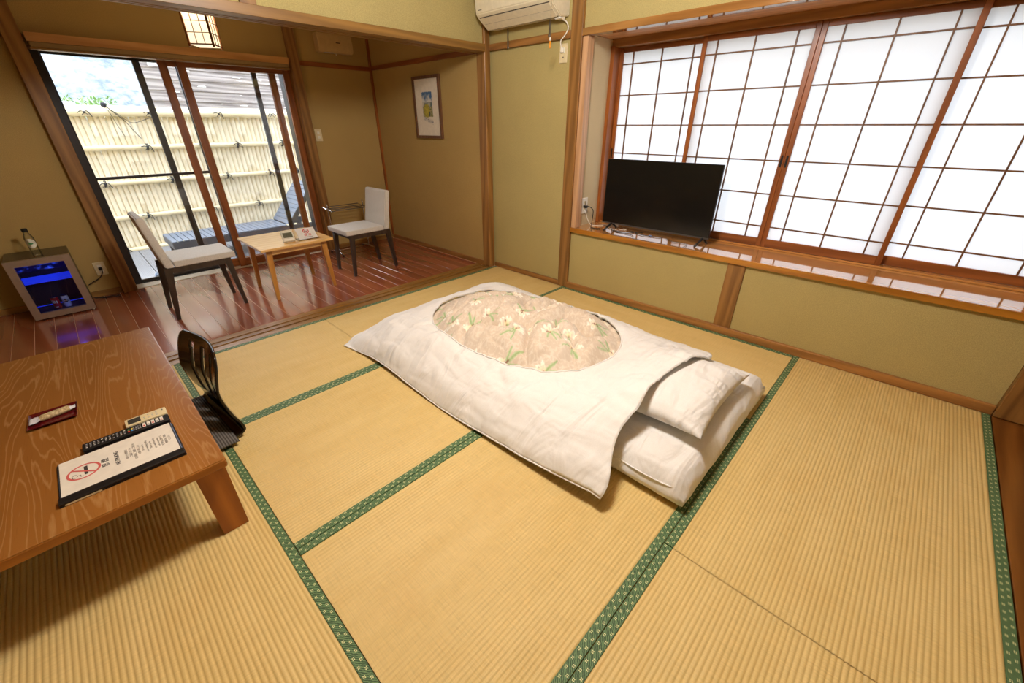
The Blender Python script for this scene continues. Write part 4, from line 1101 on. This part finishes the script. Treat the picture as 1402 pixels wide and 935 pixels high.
# wall outlets, switches, cords
def plate(name, label, cat, loc, w, h, rotz, mat, pins):
    t = thing(name, label, cat, loc, rotz)
    obj('cover_plate', B(-w / 2, w / 2, -0.008, 0.0, -h / 2, h / 2, 0.003), mat, t)
    for (px, pz, pw, ph, m) in pins: obj('insert', B(px - pw / 2, px + pw / 2, -0.0095, -0.0075, pz - ph / 2, pz + ph / 2, 0.0005), m, t)
    return t
plate('wall_outlet', 'cream wall outlet with the fridge plug near the left post', 'outlet', (-0.003, YB, 0.228), 0.072, 0.112, 0, M['cream_plastic'],
      [(0, 0.0, 0.026, 0.066, M['white_plastic']), (-0.006, -0.018, 0.002, 0.009, M['slot']), (0.006, -0.018, 0.002, 0.009, M['slot'])])
plate('light_switch', 'cream light switch plate right of the glass doors', 'switch', (2.085, YB, 1.208), 0.072, 0.116, 0, M['cream_plastic'],
      [(0, 0.020, 0.024, 0.024, M['white_plastic']), (0, -0.020, 0.024, 0.024, M['white_plastic']), (0, -0.020, 0.006, 0.006, M['slot'])])
plate('wall_outlet', 'cream high outlet below the air conditioner next to the tall post', 'outlet', (XW, 2.236, 1.762), 0.070, 0.118, -PI / 2, M['cream_plastic'],
      [(0, 0.018, 0.026, 0.030, M['white_plastic']), (0, -0.024, 0.010, 0.006, M['slot'])])
plate('wall_outlet', 'white outlet crowded with plugs in the window recess beside the television', 'outlet', (3.015, 2.046, 0.695), 0.086, 0.128, 0, M['white_plastic'],
      [(0, 0.024, 0.026, 0.030, M['cream_plastic']), (0, -0.026, 0.026, 0.034, M['cream_plastic']), (0.010, 0.022, 0.014, 0.034, m_plain('plug_tag', lin(150, 120, 60), 0.5))])

def cord(name, label, pts, r, mat, plug=None, n=8):
    t = thing(name, label, 'cord', pts[0])
    o0 = Vector(pts[0]); bm = bmesh.new(); tube(bm, [p - o0 for p in spline(pts, n)], r, 7); obj('cable', bm, mat, t, True)
    if plug: obj('plug', plug, mat, t)
    return t
cord('fridge_cord', 'black power cord from the fridge plugged in by the left post', [(-0.003, 4.832, 0.228), (0.0, 4.815, 0.205), (-0.03, 4.812, 0.165), (-0.085, 4.815, 0.135), (-0.118, 4.82, 0.118)], 0.0036, M['black_plastic'],
     B(-0.012, 0.012, -0.004, 0.010, -0.012, 0.014, 0.004))
cord('fridge_cord', 'looped black cord end on the floor beside the fridge', [(-0.118, 4.77, 0.012), (-0.06, 4.775, 0.006), (0.01, 4.765, 0.006), (0.036, 4.745, 0.006), (0.01, 4.725, 0.006), (-0.04, 4.74, 0.006), (-0.09, 4.765, 0.010), (-0.125, 4.78, 0.02)], 0.0036, M['black_plastic'])

# ------------------------------------------------------------------ beige wall box, picture, lantern
bx = thing('wall_box', 'beige plastic box mounted high on the veranda back wall', 'wall box', (2.400, YB, 2.025))
bm = bmesh.new(); prism(bm, [(0.0, -0.078), (-0.085, -0.078), (-0.100, -0.055), (-0.104, 0.0), (-0.092, 0.078), (0.0, 0.078)], 'x', -0.180, 0.180)
bmesh.ops.bevel(bm, geom=list(bm.edges), offset=0.006, segments=2, affect='EDGES', clamp_overlap=True)
smooth_angle(obj('housing', bm, m_plain('box_beige', lin(206, 178, 126), 0.45), bx))
obj('nameplate', B(0.0, 0.045, -0.1055, -0.1015, 0.002, 0.010), M['slot'], bx)
obj('window_lens', B(-0.12, -0.02, -0.090, -0.045, -0.0815, -0.0775, 0.001), m_plain('lens_grey', lin(206, 206, 214), 0.2), bx)
bm = bmesh.new(); lathe(bm, [(0, -0.094), (0.004, -0.094), (0.004, -0.077), (0, -0.077)], (0.01, -0.05, 0), 8); obj('toggle', bm, M['white_plastic'], bx, True)

pc = thing('framed_picture', 'narrow watercolour landscape in a brown wooden frame on the veranda side wall', 'picture', (2.812, 3.848, 1.452))
fw_ = 0.026; PW, PH = 0.218, 0.272
brown = m_wood('frame_brown', lin(126, 90, 64), lin(96, 64, 44), 'Z', 2, 0.35); 
for poly in ([(-PW, -PH), (-PW + fw_, -PH + fw_), (-PW + fw_, PH - fw_), (-PW, PH)], [(PW, -PH), (PW, PH), (PW - fw_, PH - fw_), (PW - fw_, -PH + fw_)],
             [(-PW, -PH), (PW, -PH), (PW - fw_, -PH + fw_), (-PW + fw_, -PH + fw_)], [(-PW, PH), (-PW + fw_, PH - fw_), (PW - fw_, PH - fw_), (PW, PH)]):
    bm = bmesh.new(); prism(bm, poly, 'x', -0.024, 0.0); obj('frame_rail', bm, brown, pc)
obj('mat_board', B(-0.012, -0.004, -PW + fw_ - 0.002, PW - fw_ + 0.002, -PH + fw_ - 0.002, PH - fw_ + 0.002), m_plain('mat_cream', lin(232, 222, 202), 0.7), pc)
def art_bm():
    bm = bmesh.new(); lay = bm.verts.layers.float_color.new('print'); NY, NZ = 46, 90; g = {}
    paper = lin(232, 222, 202)[:3]
    for i in range(NY + 1):
        for j in range(NZ + 1):
            u, v = i / NY, j / NZ          # u: screen left->right, v: bottom->top
            nz = mnoise.noise((u * 5, v * 9, 1)); n2 = mnoise.noise((u * 16, v * 24, 3))
            if v > 0.68:
                c = mixc(lin(60, 106, 150)[:3], lin(214, 214, 206)[:3], max(0, min(1, (0.96 - v) * 3.2 + nz * 0.9)))
            elif v > 0.56: c = mixc(lin(206, 198, 176)[:3], lin(98, 116, 110)[:3], max(0, min(1, 0.35 + u * 0.6 + nz)))
            elif v > 0.26: c = mixc(lin(190, 172, 130)[:3], lin(106, 118, 56)[:3], max(0, min(1, 0.5 + n2 * 1.4 + (u - .5) * 0.5)))
            else:
                a = max(0, 1 - abs(v - (0.20 - 0.16 * (u - 0.3))) / 0.09); c = mixc(paper, lin(128, 124, 128)[:3], max(0, min(1, a * (0.6 + n2 * 2))))
            d = ((u - 0.42) / 0.30) ** 2 + ((v - 0.44) / 0.20) ** 2 + n2 * 0.5
            if d < 1: c = mixc(lin(196, 178, 56)[:3], lin(150, 140, 40)[:3], max(0, min(1, d + n2)))
            if abs(u - 0.66) < 0.05 and 0.28 < v < 0.42: c = lin(60, 66, 66)[:3]
            e = min(u, 1 - u, v * 1.6, (1 - v) * 1.6)
            if e < 0.03 + 0.03 * n2: c = paper
            vv = bm.verts.new((-0.0128, 0.086 - 0.172 * u, -0.158 + 0.30 * v)); vv[lay] = (*c, 1); g[i, j] = vv
    for i in range(NY):
        for j in range(NZ): bm.faces.new((g[i, j], g[i, j + 1], g[i + 1, j + 1], g[i + 1, j]))
    return bm
obj('watercolour_print', art_bm(), M['art'], pc)

ln = thing('paper_lantern', 'square paper lantern with a cedar lattice glowing below the veranda ceiling', 'lantern', (1.066, 4.060, 1.800), math.radians(-34))
LW, LH = 0.075, 0.620
for sx in (-1, 1):
    for sy in (-1, 1): obj('corner_post', B(sx * LW - 0.006, sx * LW + 0.006, sy * LW - 0.006, sy * LW + 0.006, -0.010, LH), M['lamp_wood'], ln)
for s in (-1, 1):
    obj('paper_side', B(-LW, LW, s * (LW - 0.004) - 0.0008, s * (LW - 0.004) + 0.0008, 0.006, LH), M['lamp_paper'], ln)
    obj('paper_side', B(s * (LW - 0.004) - 0.0008, s * (LW - 0.004) + 0.0008, -LW, LW, 0.006, LH), M['lamp_paper'], ln)
    for k in range(0, 10):
        z = 0.006 + k * 0.066; hh = 0.0022 if k else 0.004
        obj('lattice_bar', B(-LW, LW, s * LW - 0.002, s * LW + 0.002, z - hh, z + hh), M['lamp_wood'], ln)
        obj('lattice_bar', B(s * LW - 0.002, s * LW + 0.002, -LW, LW, z - hh, z + hh), M['lamp_wood'], ln)
    for k in (-1, 1):
        obj('lattice_bar', B(k * LW / 3 - 0.002, k * LW / 3 + 0.002, s * LW - 0.002, s * LW + 0.002, 0.006, LH), M['lamp_wood'], ln)
        obj('lattice_bar', B(s * LW - 0.002, s * LW + 0.002, k * LW / 3 - 0.002, k * LW / 3 + 0.002, 0.006, LH), M['lamp_wood'], ln)
point_lamp('lantern_bulb', (1.066, 4.060, 2.02), 13, (1.0, 0.80, 0.50), 0.035)
obj('paper_bottom', B(-LW + 0.005, LW - 0.005, -LW + 0.005, LW - 0.005, 0.002, 0.004), M['lamp_paper'], ln)

# ------------------------------------------------------------------ air conditioner
ac = thing('air_conditioner', 'cream wall air conditioner in the corner over the olive plaster', 'air conditioner', (XW, 2.565, 1.975))
bodyp = [(0.0, 0.0), (-0.10, -0.012), (-0.200, 0.052), (-0.222, 0.075), (-0.235, 0.20), (-0.225, 0.285), (-0.19, 0.30), (0.0, 0.30)]
bm = bmesh.new(); prism(bm, bodyp, 'y', -0.365, 0.372)
bmesh.ops.bevel(bm, geom=list(bm.edges), offset=0.006, segments=2, affect='EDGES', clamp_overlap=True)
smooth_angle(obj('housing', bm, M['ac_plastic'], ac), 25)
def slope_strip(t0, t1, y0, y1, mat, name, off=0.0015):
    a, b = Vector((-0.200, 0.052)), Vector((-0.10, -0.012)); d = b - a; nrm = Vector((d.y, -d.x)).normalized(); 
    if nrm.x > 0: nrm = -nrm
    p, q = a + d * t0 + nrm * off, a + d * t1 + nrm * off; p2, q2 = a + d * t0 - nrm * 0.003, a + d * t1 - nrm * 0.003
    bm = bmesh.new(); prism(bm, [tuple(p), tuple(q), tuple(q2), tuple(p2)], 'y', y0, y1); obj(name, bm, mat, ac)
slope_strip(0.02, 0.48, -0.335, 0.345, M['ac_plastic'], 'louver', 0.003)
slope_strip(0.50, 0.97, -0.335, 0.345, M['ac_plastic'], 'louver', 0.003)
slope_strip(-0.03, 0.015, -0.340, 0.350, M['slot'], 'louver_gap', 0.001)
slope_strip(0.97, 1.01, -0.340, 0.350, M['slot'], 'louver_gap', 0.001)
slope_strip(0.482, 0.498, -0.335, 0.345, M['slot'], 'louver_gap', 0.002)
obj('name_mark', B(-0.2275, -0.2262, 0.30, 0.335, 0.093, 0.097), M['slot'], ac)
obj('cord_socket', B(-0.09, -0.03, -0.352, -0.300, -0.022, 0.0, 0.004), M['white_plastic'], ac)
cord('white_cord', 'white cord hanging from the air conditioner to the high outlet', [(2.845, 2.235, 1.955), (2.848, 2.20, 1.940), (2.852, 2.182, 1.900), (2.846, 2.205, 1.862), (2.846, 2.238, 1.835), (2.858, 2.243, 1.800), (2.868, 2.240, 1.785)], 0.0042, M['white_plastic'],
     B(0.012, 0.030, -0.008, 0.016, -0.190, -0.158, 0.004))
for yy, lab, zb in ((2.772, 'grey metal strap hanging below the left half of the air conditioner', 1.842), (2.350, 'grey metal strap hanging below the right half of the air conditioner', 1.872)):
    t = thing('hanger_strap', lab, 'strap', (2.848, yy, zb)); obj('strap', B(-0.001, 0.001, -0.007, 0.007, 0.0, 0.125), M['grey_metal'], t); obj('hook', B(-0.004, 0.002, -0.009, 0.009, -0.004, 0.010, 0.001), M['grey_metal'], t)
pcd = thing('pull_cord', 'lamp pull cord with an orange end hanging before the air conditioner', 'pull cord', (2.600, 2.136, 1.755))
bm = bmesh.new(); tube(bm, [(0, 0, 0.06), (0, 0, ZC - 1.755)], 0.0013, 6); obj('string', bm, M['grey_metal'], pcd)
bm = bmesh.new(); lathe(bm, [(0, 0), (0.0055, 0), (0.006, 0.006), (0.0045, 0.044), (0, 0.044)], (0, 0, 0), 12); obj('grip', bm, m_plain('grip_orange', lin(236, 150, 30), 0.4), pcd, True)
bm = bmesh.new(); lathe(bm, [(0, 0.042), (0.007, 0.042), (0.0075, 0.052), (0.004, 0.062), (0, 0.062)], (0, 0, 0), 12); obj('bead', bm, M['white_plastic'], pcd, True)

# ------------------------------------------------------------------ television and its cables
tv = thing('television', 'large flat black television on two splayed feet on the window shelf', 'television', (3.06, 1.435, 0.533))
obj('panel_back', B(-0.004, 0.045, -0.425, 0.425, 0.075, 0.50, 0.01, 2), M['black_plastic'], tv)
obj('bezel', B(-0.012, 0.006, -0.438, 0.438, 0.046, 0.534, 0.003), M['black_plastic'], tv)
obj('screen', B(-0.0135, -0.011, -0.433, 0.433, 0.056, 0.530, 0.0005), M['screen'], tv)
obj('bottom_strip', B(-0.0140, 0.004, -0.438, 0.438, 0.0445, 0.0545, 0.001), m_plain('strip_grey', lin(96, 94, 94), 0.35, 0.5), tv)
for yy in (0.350, -0.398):
    bm = bmesh.new()
    for xe, ye in ((-0.105, 0.012), (0.055, -0.012)):
        rawfaces(bm, [], [])
        pts = [(xe, yy + ye, 0.004), (0.0, yy, 0.050)]
        tube(bm, pts, [0.007, 0.010], 8)
    obj('foot', bm, M['black_plastic'], tv, True)
CB = M['black_plastic']; CW = M['white_plastic']
cord('power_cable', 'black power cable dropping from the recess outlet behind the television', [(3.005, 2.034, 0.690), (3.02, 1.99, 0.690), (3.045, 1.97, 0.66), (3.045, 1.97, 0.60), (3.03, 1.965, 0.545), (2.975, 1.93, 0.538), (2.955, 1.88, 0.538), (2.985, 1.85, 0.538)], 0.0034, CB, B(-0.012, 0.012, -0.030, 0.004, -0.010, 0.010, 0.003))
cord('antenna_cable', 'white antenna cable looping from the recess outlet onto the shelf', [(3.010, 2.034, 0.666), (3.012, 2.015, 0.630), (3.02, 2.00, 0.585), (3.04, 1.97, 0.540), (3.10, 1.91, 0.538), (3.13, 1.88, 0.538), (3.08, 1.83, 0.538), (3.04, 1.78, 0.538), (3.05, 1.73, 0.538)], 0.0030, CW)
cord('antenna_cable', 'white cable coil behind the left television foot', [(3.155, 1.90, 0.538), (3.185, 1.87, 0.538), (3.195, 1.82, 0.538), (3.165, 1.79, 0.538), (3.145, 1.82, 0.538), (3.155, 1.87, 0.542), (3.185, 1.86, 0.545), (3.20, 1.80, 0.540)], 0.0026, CW)
cord('shelf_cable', 'thin dark cable curling toward the shelf edge under the television', [(3.06, 1.76, 0.537), (2.985, 1.70, 0.537), (2.975, 1.60, 0.537), (2.955, 1.53, 0.537), (2.90, 1.50, 0.537), (2.880, 1.49, 0.537)], 0.0020, CB)
cord('shelf_cable', 'dark cable lying along the shelf under the middle of the television', [(3.06, 1.78, 0.538), (3.00, 1.74, 0.538), (3.02, 1.62, 0.538), (3.07, 1.55, 0.538), (3.10, 1.52, 0.538)], 0.0030, CB)
cord('shelf_cable', 'dark cable below the television ending near its blue connector', [(3.08, 1.62, 0.538), (3.02, 1.50, 0.538), (3.03, 1.40, 0.538), (3.05, 1.33, 0.538)], 0.0026, CB)
cord('shelf_cable', 'thin grey cable hanging over the shelf edge near the right television foot', [(3.04, 1.30, 0.538), (2.985, 1.22, 0.538), (3.00, 1.14, 0.538), (2.955, 1.105, 0.538), (2.905, 1.10, 0.538), (2.885, 1.10, 0.537)], 0.0020, M['grey_metal'])
cord('shelf_cable', 'white twist of cable right of the cable coil', [(3.10, 1.74, 0.538), (3.06, 1.70, 0.538), (3.08, 1.66, 0.540), (3.11, 1.70, 0.538)], 0.0026, CW)
cc = obj('connector', B(-0.014, 0.014, -0.007, 0.007, 0, 0.008, 0.002), m_plain('connector_blue', lin(120, 150, 220), 0.4), None, loc=(3.035, 1.425, 0.5335), rot=(0, 0, 1.2)); tag(cc, 'small pale blue connector on the shelf under the television', 'connector')

# ------------------------------------------------------------------ outside
deck = sempty('floor_deck'); deck['label'] = 'grey grooved deck outside the glass doors'
dp = None
for k in range(-6, 12):
    if dp is None:
        bm = bmesh.new(); w = 0.205; ng = 14; prof_ = []
        for i in range(ng):
            a = -w / 2 + w * i / ng; b = w / ng
            prof_ += [(a, 0.0), (a + b * 0.62, 0.0), (a + b * 0.66, -0.003), (a + b * 0.96, -0.003)]
        prof_.append((w / 2, 0.0))
        v0 = [bm.verts.new((x, -0.86, z)) for x, z in prof_]; v1 = [bm.verts.new((x, 0.86, z)) for x, z in prof_]
        for i in range(len(prof_) - 1): bm.faces.new((v0[i], v0[i + 1], v1[i + 1], v1[i]))
        o = obj('deck_board', bm, M['deck'], deck); dp = o.data
    else: o = link('deck_board', dp, deck)
    o.location = (0.285 + 0.211 * k, 5.965, -0.05)
obj('deck_bed', B(-1.3, 3.3, 5.10, 6.95, -0.20, -0.056), M['black_plastic'], deck)
gm = m_plain('ground_pale', lin(170, 168, 158), 0.9, nscale=2)
struct('ground', B(-260, 260, -60, 420, -0.6, -0.4), gm)

fn = thing('bamboo_fence', 'pale bamboo pole fence with tied rails closing the deck', 'fence', (1.2, 6.76, -0.05))
pole = None
px = -2.35; i = 0
random.seed(5)
pole_meshes = []
for v in range(4):
    bm = bmesh.new(); prf = [(0.0255, 0.0)]; z = random.uniform(0.05, 0.25)
    while z < 1.45:
        prf += [(0.0258, z - 0.012), (0.0292, z - 0.004), (0.0245, z), (0.0292, z + 0.004), (0.0258, z + 0.012)]; z += random.uniform(0.24, 0.38)
    prf.append((0.0255, 1.47)); prf.append((0.0, 1.47))
    lathe(bm, prf, (0, 0, 0), 12)
    o = obj('bamboo_pole', bm, M['bamboo'], fn, True); pole_meshes.append(o.data); o.location = (px, 0.028, random.uniform(-.01, 0)); px += 0.0515
while px < 2.75:
    o = link('bamboo_pole', random.choice(pole_meshes), fn); o.location = (px, 0.028 + random.uniform(-0.003, 0.003), random.uniform(-.012, 0)); o.rotation_euler = (0, random.uniform(-.004, .004), random.uniform(0, 6)); px += random.uniform(0.0498, 0.0510)
RZ = [0.012, 0.385, 0.765, 1.130, 1.478]
for z in RZ:
    r = 0.026 if z < 1.4 else 0.036
    bm = bmesh.new(); tube(bm, [(-2.4 + 0.1 * k, -0.022 - (0.01 if z > 1.4 else 0), z + 0.004 * mnoise.noise((k, z * 5, 0))) for k in range(52)], [r * (1.08 if k % 4 == 0 else 1.0) for k in range(52)], 12)
    obj('bamboo_rail', bm, M['bamboo_x'], fn, True)
bm = bmesh.new(); tube(bm, [(-2.4, 0.028, 1.515), (2.75, 0.028, 1.515)], 0.030, 12); obj('cap_rail', bm, M['bamboo_x'], fn, True)
def tie_bm(sd):
    rnd = random.Random(sd); bm = bmesh.new()
    for q in (-0.006, 0.006):
        tube(bm, [(q + 0.4 * 0.03 * math.cos(a) * 0.3, 0.036 * math.sin(a), 0.034 * math.cos(a)) for a in [2 * PI * k / 12 for k in range(12)]], 0.0045, 5, True)
    for s in (-1, 1):
        tube(bm, spline([(0, -0.038, 0), (s * 0.025, -0.046, 0.012), (s * rnd.uniform(.04, .06), -0.044, rnd.uniform(-.06, .01))], 4), 0.0045, 5)
        tube(bm, spline([(0, -0.038, 0.0), (s * 0.014, -0.05, -0.014), (s * 0.03, -0.046, -0.03)], 4), 0.003, 5)
    bmesh.ops.create_icosphere(bm, subdivisions=1, radius=0.014, matrix=Matrix.Translation((0, -0.042, 0))); return bm
tie_me = []
for (x, zi) in ((0.44, 4), (0.98, 4), (1.68, 4), (2.30, 4), (0.86, 3), (1.42, 3), (1.80, 3), (2.36, 3), (0.36, 2), (0.98, 2), (1.58, 2), (2.10, 2), (2.48, 2), (0.62, 1), (1.30, 1), (1.86, 1), (2.4, 1), (0.30, 0), (0.12, 3), (0.10, 1), (1.10, 0)):
    if len(tie_me) < 4:
        o = obj('cord_tie', tie_bm(len(tie_me)), M['tie'], fn); tie_me.append(o.data)
    else: o = link('cord_tie', tie_me[(int(x * 100)) % 4], fn)
    o.location = (x - 1.2, -0.022, RZ[zi])
# loose cord tails on the top rail
bm = bmesh.new()
tube(bm, spline([(0.62 - 1.2, -0.06, 1.55), (0.66 - 1.2, -0.07, 1.50), (0.74 - 1.2, -0.07, 1.40), (0.80 - 1.2, -0.065, 1.28), (0.83 - 1.2, -0.065, 1.22)], 6), 0.0035, 5)
tube(bm, spline([(0.62 - 1.2, -0.06, 1.55), (0.645 - 1.2, -0.07, 1.47), (0.665 - 1.2, -0.065, 1.36), (0.695 - 1.2, -0.065, 1.24)], 6), 0.0025, 5)
tube(bm, spline([(0.62 - 1.2, -0.06, 1.55), (0.70 - 1.2, -0.07, 1.47), (0.80 - 1.2, -0.066, 1.38), (0.95 - 1.2, -0.062, 1.42), (1.02 - 1.2, -0.06, 1.44)], 6), 0.0025, 5)
bmesh.ops.create_icosphere(bm, subdivisions=1, radius=0.030, matrix=Matrix.Translation((0.62 - 1.2, -0.05, 1.55)))
obj('loose_cord', bm, M['tie'], fn)

lg = thing('sun_lounger', 'grey slatted sun lounger with a raised back on the deck', 'sun lounger', (0, 0, 0))
LX0, LXH = 0.615, 1.81; LY0, LY1 = 5.59, 6.12
obj('seat_frame', B(LX0, LXH + 0.35, LY0, LY0 + 0.03, 0.12, 0.195, 0.004), M['lounger_side'], lg)
obj('seat_frame', B(LX0, LXH + 0.35, LY1 - 0.03, LY1, 0.12, 0.195, 0.004), M['lounger_side'], lg)
obj('end_frame', B(LX0, LX0 + 0.03, LY0 + 0.03, LY1 - 0.03, 0.12, 0.195, 0.004), M['lounger_side'], lg)
sl = None
for k in range(22):
    if sl is None: o = obj('slat', B(-0.024, 0.024, -(LY1 - LY0) / 2, (LY1 - LY0) / 2, 0.0, 0.012, 0.003), M['lounger'], lg); sl = o.data
    else: o = link('slat', sl, lg)
    o.location = (LX0 + 0.028 + k * 0.0535, (LY0 + LY1) / 2, 0.1955)
bk = Matrix.Translation((LXH, (LY0 + LY1) / 2, 0.200)) @ Matrix.Rotation(-math.radians(50), 4, 'Y')
bsl = None
for k in range(11):
    if bsl is None: o = obj('back_slat', B(-0.026, 0.026, -(LY1 - LY0) / 2, (LY1 - LY0) / 2, 0.0, 0.012, 0.003), M['lounger'], lg); bsl = o.data
    else: o = link('back_slat', bsl, lg)
    o.matrix_local = bk @ Matrix.Translation((0.03 + k * 0.0545, 0, 0.0))
for yy in (-0.25, 0.25):
    o = obj('back_frame', B(0.0, 0.615, yy - 0.015, yy + 0.015, -0.045, -0.0005, 0.003), M['lounger_side'], lg); o.matrix_local = bk
for xx in (LX0 + 0.05, LXH + 0.30):
    for yy in (LY0 + 0.03, LY1 - 0.03):
        bm = bmesh.new(); frustum(bm, (xx, yy), (0.045, 0.045), -0.050, (xx, yy), (0.05, 0.05), 0.121); obj('leg', bm, M['lounger_side'], lg)
bm = bmesh.new(); tube(bm, [(LXH + 0.27, LY0 + 0.06, 0.17), (LXH + 0.16, LY0 + 0.06, 0.36)], 0.010, 8); obj('back_prop', bm, M['lounger_side'], lg)
bm = bmesh.new(); tube(bm, [(LXH + 0.27, LY1 - 0.06, 0.17), (LXH + 0.16, LY1 - 0.06, 0.36)], 0.010, 8); obj('back_prop', bm, M['lounger_side'], lg)

def slipper(label, loc, rz):
    t = thing('slipper', label, 'slipper', loc, rz); mb = m_plain('slipper_grey', lin(128, 146, 172), 0.5)
    bm = bmesh.new(); poly = []
    for k in range(24):
        a = 2 * PI * k / 24; poly.append((0.042 * math.cos(a) * (1 - 0.15 * (math.sin(a) < 0)), 0.125 * math.sin(a)))
    prism(bm, poly, 'z', 0.0, 0.022); obj('sole', bm, mb, t)
    bm = bmesh.new(); rows = []
    for i in range(7):
        y = 0.01 + 0.09 * i / 6; ww = 0.042 * math.sqrt(max(0.05, 1 - (y / 0.128) ** 2)); row = []
        for k in range(11):
            a = PI * k / 10; row.append(bm.verts.new((ww * math.cos(a), y, 0.018 + 0.050 * math.sin(a) * (1 - 0.5 * i / 6))))
        rows.append(row)
    for a, b in zip(rows, rows[1:]):
        for k in range(10): bm.faces.new((a[k], a[k + 1], b[k + 1], b[k]))
    o = obj('strap', bm, mb, t, True); md = o.modifiers.new('t', 'SOLIDIFY'); md.thickness = 0.004
    return t
slipper('blue grey slipper on the deck, left one by the door sill behind the chair legs', (0.395, 5.235, -0.05), math.radians(8))
slipper('blue grey slipper on the deck, right one by the door sill below the chair seat', (0.520, 5.225, -0.05), math.radians(-6))

# neighbour wall of weathered boards
nb = thing('neighbour_house', 'house wall of weathered grey boards rising behind the fence', 'house', (4.4, 10.0, -0.4))
bmh = None
random.seed(9)
z = 1.60
for k in range(18):
    bm = bmesh.new(); L = 2.9; n = 40; h = 0.165
    vs0 = []
    for i in range(n + 1):
        x = -L + 2 * L * i / n
        e0 = 0.008 * mnoise.noise((x * 3, k * 3.1, 0)); e1 = 0.008 * mnoise.noise((x * 3, k * 3.1, 5))
        vs0.append((x, e0, e1))
    A = [bm.verts.new((x, -0.030 + 0.006 * mnoise.noise((x * 4, k, 2)), e0)) for x, e0, e1 in vs0]
    Cc = [bm.verts.new((x, -0.004, h + e1)) for x, e0, e1 in vs0]
    D = [bm.verts.new((x, 0.0, e0)) for x, e0, e1 in vs0]
    for i in range(n):
        bm.faces.new((A[i], A[i + 1], Cc[i + 1], Cc[i])); bm.faces.new((D[i], D[i + 1], A[i + 1], A[i]))
    o = obj('board', bm, M['old_board'], nb); o.location = (0, 0, 0.30 + k * 0.16 + 0.5)
obj('wall_core', B(-2.75, 3.2, 0.002, 0.9, 0.0, 3.85), M['old_board'], nb)
fl = m_plain('flake_white', lin(238, 236, 232), 0.8)
rnd = random.Random(3); bm = bmesh.new()
for k in range(150):
    x = rnd.uniform(-2.8, 2.4); zz = 0.80 + rnd.randint(5, 17) * 0.16 + rnd.uniform(0.02, 0.14); w = rnd.uniform(0.03, 0.16)
    rawfaces(bm, [(x, -0.040, zz), (x + w, -0.040, zz + rnd.uniform(-.01, .01)), (x + w * 0.9, -0.039, zz + rnd.uniform(.006, .02)), (x + w * 0.2, -0.039, zz + rnd.uniform(.006, .02))], [(0, 1, 2, 3)])
o = obj('peeling_flakes', bm, fl, nb); o['kind'] = 'stuff'
o = obj('vent_cover', B(-2.72, -2.48, -0.06, -0.03, 2.58, 2.68), fl, nb)

# little roof and shrub beyond the fence at the left
hs = thing('shed_roof', 'small grey roof just over the fence at the far left', 'roof', (0.10, 14.0, -0.4))
tile = m_plain('roof_tile', lin(196, 198, 206), 0.6)
for r in range(5):
    bm = bmesh.new(); prism(bm, [(-3.0, 2.10 + r * 0.05), (0.72 - r * 0.16, 2.10 + r * 0.05), (0.70 - r * 0.16, 2.17 + r * 0.05), (-3.0, 2.17 + r * 0.05)], 'y', 0.15 * r, 0.15 * r + 0.3); obj('tile_course', bm, tile, hs)
obj('shed_wall', B(-2.8, 0.3, 0.5, 2.5, 0.0, 2.1), M['plaster_pale'], hs)
sh = thing('shrub', 'bit of green shrub showing over the fence at the far left', 'shrub', (0.95, 17.0, -0.62))
leafm = m_plain('leaf_green', lin(126, 160, 96), 0.6, var=0.3, nscale=3)
bm = bmesh.new(); rnd = random.Random(11)
for k in range(1400):
    a = rnd.uniform(0, 2 * PI); e = rnd.uniform(-0.3, 1.0); R = 1.0 * (0.55 + 0.45 * rnd.random())
    c = Vector((R * math.cos(a) * 0.95, R * math.sin(a) * 0.8, 1.85 + e * 0.75)); d = Vector((rnd.uniform(-1, 1), rnd.uniform(-1, 1), rnd.uniform(-1, 1))).normalized(); s_ = d.cross(Vector((0, 0, 1))).normalized() * 0.03
    rawfaces(bm, [c - d * 0.06, c + s_, c + d * 0.06, c - s_], [(0, 1, 2, 3)])
o = obj('foliage', bm, leafm, sh); o['kind'] = 'stuff'
bm = bmesh.new(); tube(bm, [(0, 0, 0), (0.03, 0, 0.8), (0, 0.02, 1.8)], [0.06, 0.045, 0.02], 8); obj('stem', bm, M['old_board'], sh)

# mountain side, haze put into its pale colours
def hill_bm():
    bm = bmesh.new(); N, K = 90, 30; g = {}
    for i in range(N + 1):
        for j in range(K + 1):
            x = -180 + 400 * i / N; y = 150 + 150 * j / K
            f = j / K
            z = -0.5 + 75 * f ** 0.9 + 9 * mnoise.fractal((x * 0.02, y * 0.02, 1.3), 1.0, 2.0, 4) * f + 10 * mnoise.noise((x * 0.012, 0.4, 2)) * f
            g[i, j] = bm.verts.new((x, y, z))
    for i in range(N):
        for j in range(K): bm.faces.new((g[i, j], g[i + 1, j], g[i + 1, j + 1], g[i, j + 1]))
    return bm
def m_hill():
    w = NT('haze_toned_forest'); f = w.noise(w.coord((0.55, 0.3, 0.55)), 1.0, 6, 0.65); g = w.noise(w.coord((0.10, 0.07, 0.14)), 1.0, 3)
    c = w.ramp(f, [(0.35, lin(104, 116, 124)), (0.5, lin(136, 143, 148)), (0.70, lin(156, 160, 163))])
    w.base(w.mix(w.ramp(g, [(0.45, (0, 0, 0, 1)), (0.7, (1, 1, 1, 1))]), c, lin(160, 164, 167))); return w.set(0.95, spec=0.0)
hl = obj('hillside', hill_bm(), m_hill(), None, True); hl['kind'] = 'structure'; hl['label'] = 'pale misty wooded hillside beyond the fence'
